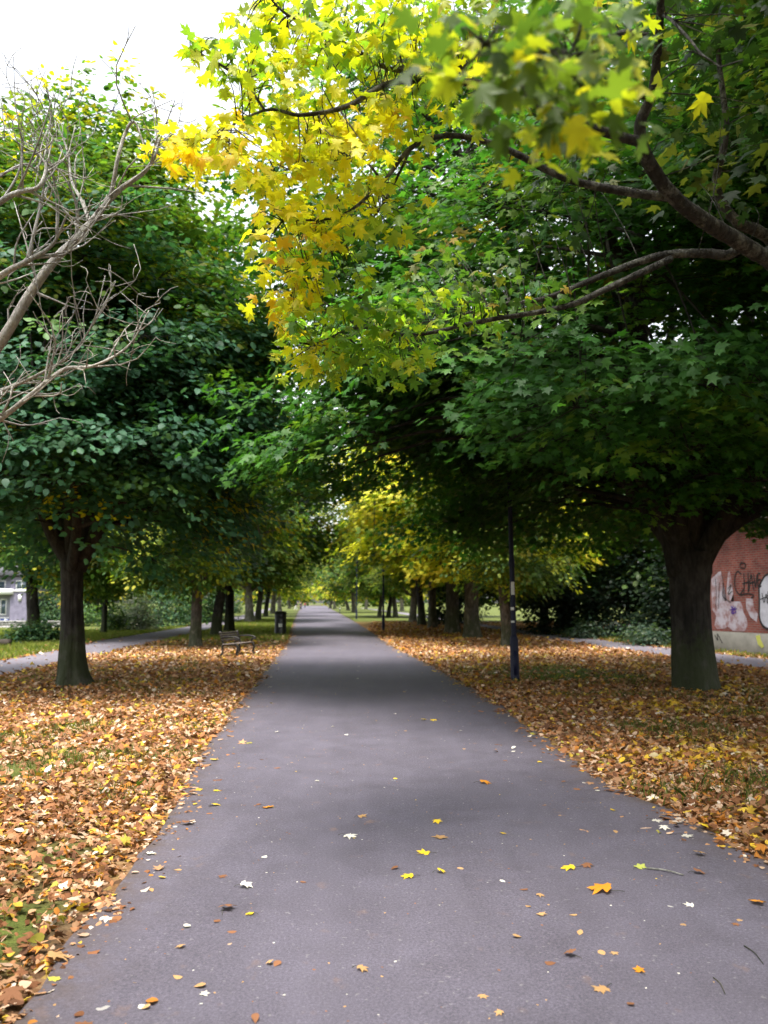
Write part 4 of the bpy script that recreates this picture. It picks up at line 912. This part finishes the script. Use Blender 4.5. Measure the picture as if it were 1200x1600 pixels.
def onwall(px, py, lift=.006):
    d = np.array(ray(px, py)); n3 = np.array([*Wn, 0]); p0 = np.array([*W0, 0]) + n3 * lift
    t = ((p0 - np.array([0, 0, HC])) @ n3) / (d @ n3); return np.array([0, 0, HC]) + d * t - np.array([*W0, 0])
def stroke(mb, pts, w, lift=.009):
    """flat spray line on the wall, w = width in metres"""
    P = spline([onwall(*p, lift) for p in pts], 5 * len(pts)); T = np.gradient(P, axis=0); T = unit(T)
    S_ = np.cross(T, np.array([*Wn, 0])) * w / 2; n = len(P)
    V = np.concatenate([P - S_, P + S_]); mb.add(V, [[i, i + 1, n + i + 1, n + i] for i in range(n - 1)])
def z3(X, Y): return (1080 + X / 6.15, 800 + Y / 6.15)
mb = MB()
mb.fan([onwall(*z3(*p), .004) for p in ((195, 640), (230, 610), (262, 575), (285, 570), (295, 640), (300, 760), (300, 850), (335, 850), (345, 700), (352, 600), (366, 560), (380, 610), (395, 720), (410, 860), (470, 860), (490, 900), (500, 960), (530, 1020), (542, 1080), (520, 1140), (470, 1148), (400, 1140), (350, 1100), (320, 1120), (250, 1125), (225, 1090), (240, 1000), (205, 940), (195, 800))])
mb.build('paint_patch', M['spray_white'], bb)
mb = MB(); mb.fan([onwall(*z3(*p), .004) for p in ((525, 830), (590, 830), (600, 920), (640, 980), (630, 1060), (570, 1010), (530, 930))]); mb.build('paint_patch', M['spray_white'], bb)
mb = MB(); bub = [(650, 720), (690, 640), (730, 600), (790, 590), (850, 640), (880, 760), (880, 940), (850, 1060), (790, 1120), (730, 1120), (680, 1080), (655, 1000), (655, 860)]
mb.fan([onwall(*z3(*p), .006) for p in bub]); mb.build('paint_bubble', M['spray_clean'], bb)
mb = MB(); stroke(mb, [z3(*p) for p in bub + bub[:1]], .07)
for q in ([(680, 780), (700, 870), (720, 790), (735, 870)], [(665, 840), (720, 820), (760, 850), (800, 800)], [(740, 760), (730, 870), (775, 860)], [(790, 770), (780, 880), (830, 840), (800, 800)]): stroke(mb, [z3(*p) for p in q], .035, .011)
mb.build('graffiti_outline', M['spray_black'], bb)
mb = MB()
for q in ([(482, 600), (445, 570), (420, 620), (418, 700), (435, 760), (470, 790), (500, 740)],                       # C
          [(505, 590), (510, 690), (505, 780)], [(545, 585), (548, 690), (545, 770)], [(490, 690), (560, 670)],        # H
          [(555, 760), (575, 600), (590, 700), (600, 750)], [(560, 690), (605, 670)],                                   # A
          [(600, 600), (618, 720), (632, 600)],                                                                           # V
          [(665, 590), (640, 600), (645, 720), (675, 710)], [(642, 655), (668, 645)],                                   # E
          ):
    stroke(mb, [z3(*p) for p in q], .045)
mb.build('graffiti_word', M['spray_black'], bb)
mb = MB()
for q in ([(470, 800), (540, 785), (600, 800), (575, 830)], [(465, 520), (480, 490), (520, 500), (510, 540), (470, 535)]):
    mb = MB(); stroke(mb, [z3(*p) for p in q], .045); mb.build('graffiti_flourish', M['spray_black'], bb)
mb = MB()
for q in ([(232, 640), (240, 780), (236, 930)], [(268, 680), (266, 800), (262, 930)], [(310, 680), (300, 800), (340, 840), (380, 870)], [(350, 740), (385, 700), (355, 790), (395, 760)], [(225, 1180), (255, 1230), (250, 1170), (300, 1260)]): stroke(mb, [z3(*p) for p in q], .03, .052 if q[0][1] > 1150 else .009)
mb.build('graffiti_tag', M['spray_black'], bb)
mb = MB()
for q in ([(380, 905), (430, 960), (385, 970), (425, 910)], [(370, 940), (440, 930)], [(400, 900), (405, 985)]): stroke(mb, [z3(*p) for p in q], .035, .011)
mb.build('graffiti_tag', M['spray_purple'], bb)
mb = MB(); mb.fan([onwall(*z3(*p), .05) for p in ((620, 1190), (660, 1180), (670, 1230), (700, 1290), (680, 1310), (640, 1270))]); mb.build('paint_patch', M['spray_yellow'], bb)

# ------------------------------------------------------------------ mauve house on the left
def Hx(px, D): return (px - 600) / F * D * 1.006
hD = 70.0
hx = lambda px: Hx(px, hD)
hz = lambda py: at(0, py, hD)[2]
H0 = np.array([hx(52), hD]); hb = empty('house', (H0[0], H0[1], 0), 0, 'two storey mauve brick house with white window frames at the left edge', 'house')
def hbox(name, x0, x1, y0, y1, z0, z1, m, par=hb, rel=True):
    mb = MB(); mb.box((x0 - H0[0], y0 - H0[1], z0), (x1 - H0[0], y1 - H0[1], z1)); return mb.build(name, M[m], par)
uvbox('wall', [np.array([hx(23), hD]), np.array([hx(54), hD]), np.array([hx(54), hD + 8]), np.array([hx(23), hD + 8])], -.6, hz(901), M['brick_purple'], hb, H0)
hbox('wall', hx(-90), hx(23), hD + .8, hD + 8, -.6, hz(899), 'mauve')
hbox('fascia', hx(-90), hx(27.5), hD - .35, hD + .795, hz(929), hz(920), 'white')
hbox('band', hx(27.6), hx(54.5), hD - .08, hD - .003, hz(924.5), hz(921.5), 'white')
for (a_, b_, lo, hi, yy, gm, nm_) in ((31, 49, 921.4, 907, hD - .05, 'glass', 2), (2, 11.5, 961, 936, hD + .72, 'glass', 1), (1, 20, 978, 965, hD + .7, 'glass_blue', 2), (-40, -6, 961, 936, hD + .72, 'glass', 4), (-50, 8, 919.5, 907, hD + .74, 'glass', 5)):
    x0, x1, z0, z1 = hx(a_), hx(b_), hz(lo), hz(hi); mb = MB(); t = .07
    dx, dy = H0
    mb.box((x0 - dx, yy - dy, z0), (x1 - dx, yy + .07 - dy, z0 + t)); mb.box((x0 - dx, yy - dy, z1 - t), (x1 - dx, yy + .07 - dy, z1))
    for k in range(nm_ + 1):
        xx = x0 + (x1 - x0 - t) * k / nm_; mb.box((xx - dx, yy + .003 - dy, z0 + t), (xx + t - dx, yy + .067 - dy, z1 - t))
    w = mb.build('window', M['white'], hb)
    mb = MB(); mb.box((x0 + .03 - dx, yy + .02 - dy, z0 + .03), (x1 - .03 - dx, yy + .045 - dy, z1 - .03)); mb.build('pane', M[gm], w)
hbox('post', hx(20.5), hx(22.4), hD + .6, hD + .79, -.6, hz(929), 'white')
hbox('wall_lamp', hx(36), hx(40.5), hD - .12, hD - .003, hz(939), hz(929), 'white')
mb = MB(); xa, xb = hx(-92) - H0[0], hx(57) - H0[0]; zt = hz(899)
mb.add([(xa, -.5, zt), (xb, -.5, zt), (xb, 8.5, zt), (xa, 8.5, zt), (xa, 4, zt + 1.9), (xb - 1, 4, zt + 1.9)], [[0, 1, 5, 4], [2, 3, 4, 5], [0, 3, 2, 1]], [[1, 2, 5], [3, 0, 4]]); mb.build('roof', M['slate'], hb)
# low stone wall before the house
x0, y0 = gr(-60, 982); x1, y1 = gr(112, 980)
mb = MB(); n = 26
for k in range(n):
    a_ = k / n; b_ = (k + .94) / n
    for r_ in range(2):
        o_ = .018 * r_
        mb.box(((x1 - x0) * (a_ + o_), -.16 + random.random() * .03, -.1 + .24 * r_), ((x1 - x0) * (b_ + o_), .16, .13 + .24 * r_))
mb.box((-.05, -.19, .375), (x1 - x0 + .1, .19, .45))
tag(mb.build('garden_wall', M['stone'], None, False, (x0, (y0 + y1) / 2, 0)), 'low grey stone garden wall in front of the mauve house', 'wall')
# fallen log at the left edge
x, y = gr(3, 1009)
mb = MB(); mb.tube(spline([(-1.2, 0, .13), (-.4, .02, .14), (.3, 0, .13)], 14), np.linspace(.15, .13, 14), 14, .12); o = mb.build('log', M['wood'], None, True, (x, y, -.02)); o.rotation_euler = (0, 0, .1)
tag(o, 'dark rotten log lying on the grass at the left edge', 'log')

# ------------------------------------------------------------------ far people and a bollard
def person(x, y, rz, label, top, legs, stride=.22, lean=.0, arm=.15, sc_=1.0):
    e = empty('person', (x, y, 0), rz, label, 'person', 'people far up the path'); e.scale = (sc_,) * 3
    def tube(mb, pts, r, k=12): mb.tube(spline(pts, 12), np.interp(np.linspace(0, 1, 12), np.linspace(0, 1, len(r)), r), k)
    def sk(name, verts, edges, rad, m, lv=1):
        me = bpy.data.meshes.new(name); me.from_pydata(verts, edges, []); o = ob(name, me, e); me.materials.append(M[m])
        md = o.modifiers.new('skin', 'SKIN'); 
        for v_, r_ in zip(me.skin_vertices[0].data, rad): v_.radius = (r_, r_) if not isinstance(r_, tuple) else r_
        me.skin_vertices[0].data[0].use_root = True
        s = o.modifiers.new('sub', 'SUBSURF'); s.levels = s.render_levels = lv; return o
    f = lean
    v = [(0, 0, .93), (0, -f * .4, 1.15), (0, -f * .9, 1.40), (0, -f * 1.1, 1.5), (0, -f * 1.25 - .02, 1.62),
         (.19, -f * .85, 1.40), (.25, -f * .6 + arm, 1.12), (.24, -f * .9 + arm * .3 - .1, .88), (-.19, -f * .85, 1.40), (-.25, -f * .6 - arm, 1.12), (-.24, -f * .9 - arm * 1.3 - .05, .88),
         (.1, 0, .88), (.11, -stride * .6, .48), (.11, -stride * .8, .07), (.11, -stride * .8 - .16, .03), (-.1, 0, .88), (-.11, stride * .3, .48), (-.11, stride * 1.1, .09), (-.11, stride * 1.1 - .15, .03), (0, -f * 1.3 - .02, 1.73)]
    ed = [(0, 1), (1, 2), (2, 3), (3, 4), (4, 19), (2, 5), (5, 6), (6, 7), (2, 8), (8, 9), (9, 10), (0, 11), (11, 12), (12, 13), (13, 14), (0, 15), (15, 16), (16, 17), (17, 18)]
    rad = [(.15, .11), (.15, .11), (.16, .11), .06, (.085, .1), .07, .05, .035, .07, .05, .035, .09, .065, .04, .035, .09, .065, .04, .035, (.06, .07)]
    sk('body', v, ed, rad, 'skin')
    sk('jacket', [v[0], v[1], v[2], (0, v[3][1], 1.47), v[5], v[6], (v[7][0], v[7][1] * .9, .93), v[8], v[9], (v[10][0], v[10][1] * .9, .93)], [(0, 1), (1, 2), (2, 3), (2, 4), (4, 5), (5, 6), (2, 7), (7, 8), (8, 9)], [(.185, .14), (.175, .13), (.185, .13), .08, .09, .07, .055, .09, .07, .055], top)
    sk('trousers', [(0, 0, .95), v[11], v[12], (v[13][0], v[13][1], .11), v[15], v[16], (v[17][0], v[17][1], .12)], [(0, 1), (1, 2), (2, 3), (0, 4), (4, 5), (5, 6)], [(.17, .13), .115, .085, .06, .115, .085, .06], legs)
    sk('hair', [(0, v[4][1] + .03, 1.66), (0, v[19][1] + .015, 1.75)], [(0, 1)], [.1, .085], 'hair')
def gp(px, py): return gr(px, py)
x, y = gp(470, 954); person(x, y, .2, 'person in dark clothes walking in the middle of the path far away', 'cloth_dark', 'cloth_dark')
x, y = gp(462, 953.6); person(x, y, 1.3, 'person in black leaning forward at the left edge of the path far away', 'cloth_dark', 'cloth_pale', .3, .35)
x, y = gp(476.5, 950.6); person(x, y, 3.0, 'person in a red top farthest away on the path', 'cloth_red', 'denim', .15)
x, y = gp(531, 958)
e = empty('bollard', (x, y, -.01), 0, 'small dark bollard on the right verge far up the path', 'bollard'); mb = MB(); mb.lathe([(.001, 0), (.09, 0), (.085, .1), (.07, .12), (.07, .85), (.085, .87), (.085, .92), (.05, .98), (.001, 1)], 16); mb.build('post', M['black'], e, True)
mb = MB(); mb.lathe([(.0715, .7), (.0725, .71), (.0725, .79), (.0715, .8)], 16); mb.build('reflective_band', M['white'], e, True)

# ------------------------------------------------------------------ light, camera
SUN_EL, SUN_AZ = 69, -165      # azimuth measured from +Y towards +X
w = bpy.data.worlds.new('World'); sc.world = w; w.use_nodes = True; nt = w.node_tree; nt.nodes.clear()
wo = nt.nodes.new('ShaderNodeOutputWorld'); bg = nt.nodes.new('ShaderNodeBackground'); sky = nt.nodes.new('ShaderNodeTexSky')
sky.sky_type = 'NISHITA'; sky.sun_disc = False; sky.sun_elevation = R(SUN_EL); sky.sun_rotation = R(SUN_AZ); sky.air_density = 1.2; sky.dust_density = 4; sky.ozone_density = 1
hs = nt.nodes.new('ShaderNodeHueSaturation'); hs.inputs['Saturation'].default_value = .25
nt.links.new(sky.outputs[0], hs.inputs['Color']); nt.links.new(hs.outputs[0], bg.inputs[0]); bg.inputs[1].default_value = .15
nt.links.new(bg.outputs[0], wo.inputs[0])
sl = bpy.data.lights.new('sun', 'SUN'); sl.energy = 1.5; sl.angle = R(22); sl.color = (1, .95, .87)
so = bpy.data.objects.new('sun', sl); link(so)
so.rotation_euler = (R(90 - SUN_EL), 0, R(180 - SUN_AZ))
cam = bpy.data.cameras.new('camera'); cam.sensor_fit = 'VERTICAL'; cam.sensor_height = 36; cam.lens = F / 1600 * 36; cam.clip_end = 6000; cam.clip_start = .05
co = bpy.data.objects.new('camera', cam); link(co); co.location = (0, 0, HC); co.rotation_euler = (R(90) + PITCH, 0, 0)
cam.dof.use_dof = True; cam.dof.focus_distance = 5.5; cam.dof.aperture_fstop = cam.lens / 1000 / .013
sc.camera = co
sc.view_settings.view_transform = 'Standard'; sc.view_settings.look = 'None'; sc.view_settings.gamma = 1; sc.view_settings.exposure = 1.95
sc.render.engine = 'CYCLES'; cy = sc.cycles
cy.max_bounces = 6; cy.diffuse_bounces = 3; cy.glossy_bounces = 2; cy.transmission_bounces = 4; cy.transparent_max_bounces = 4
cy.use_denoising = True; cy.caustics_reflective = False; cy.caustics_refractive = False; cy.sample_clamp_indirect = 6
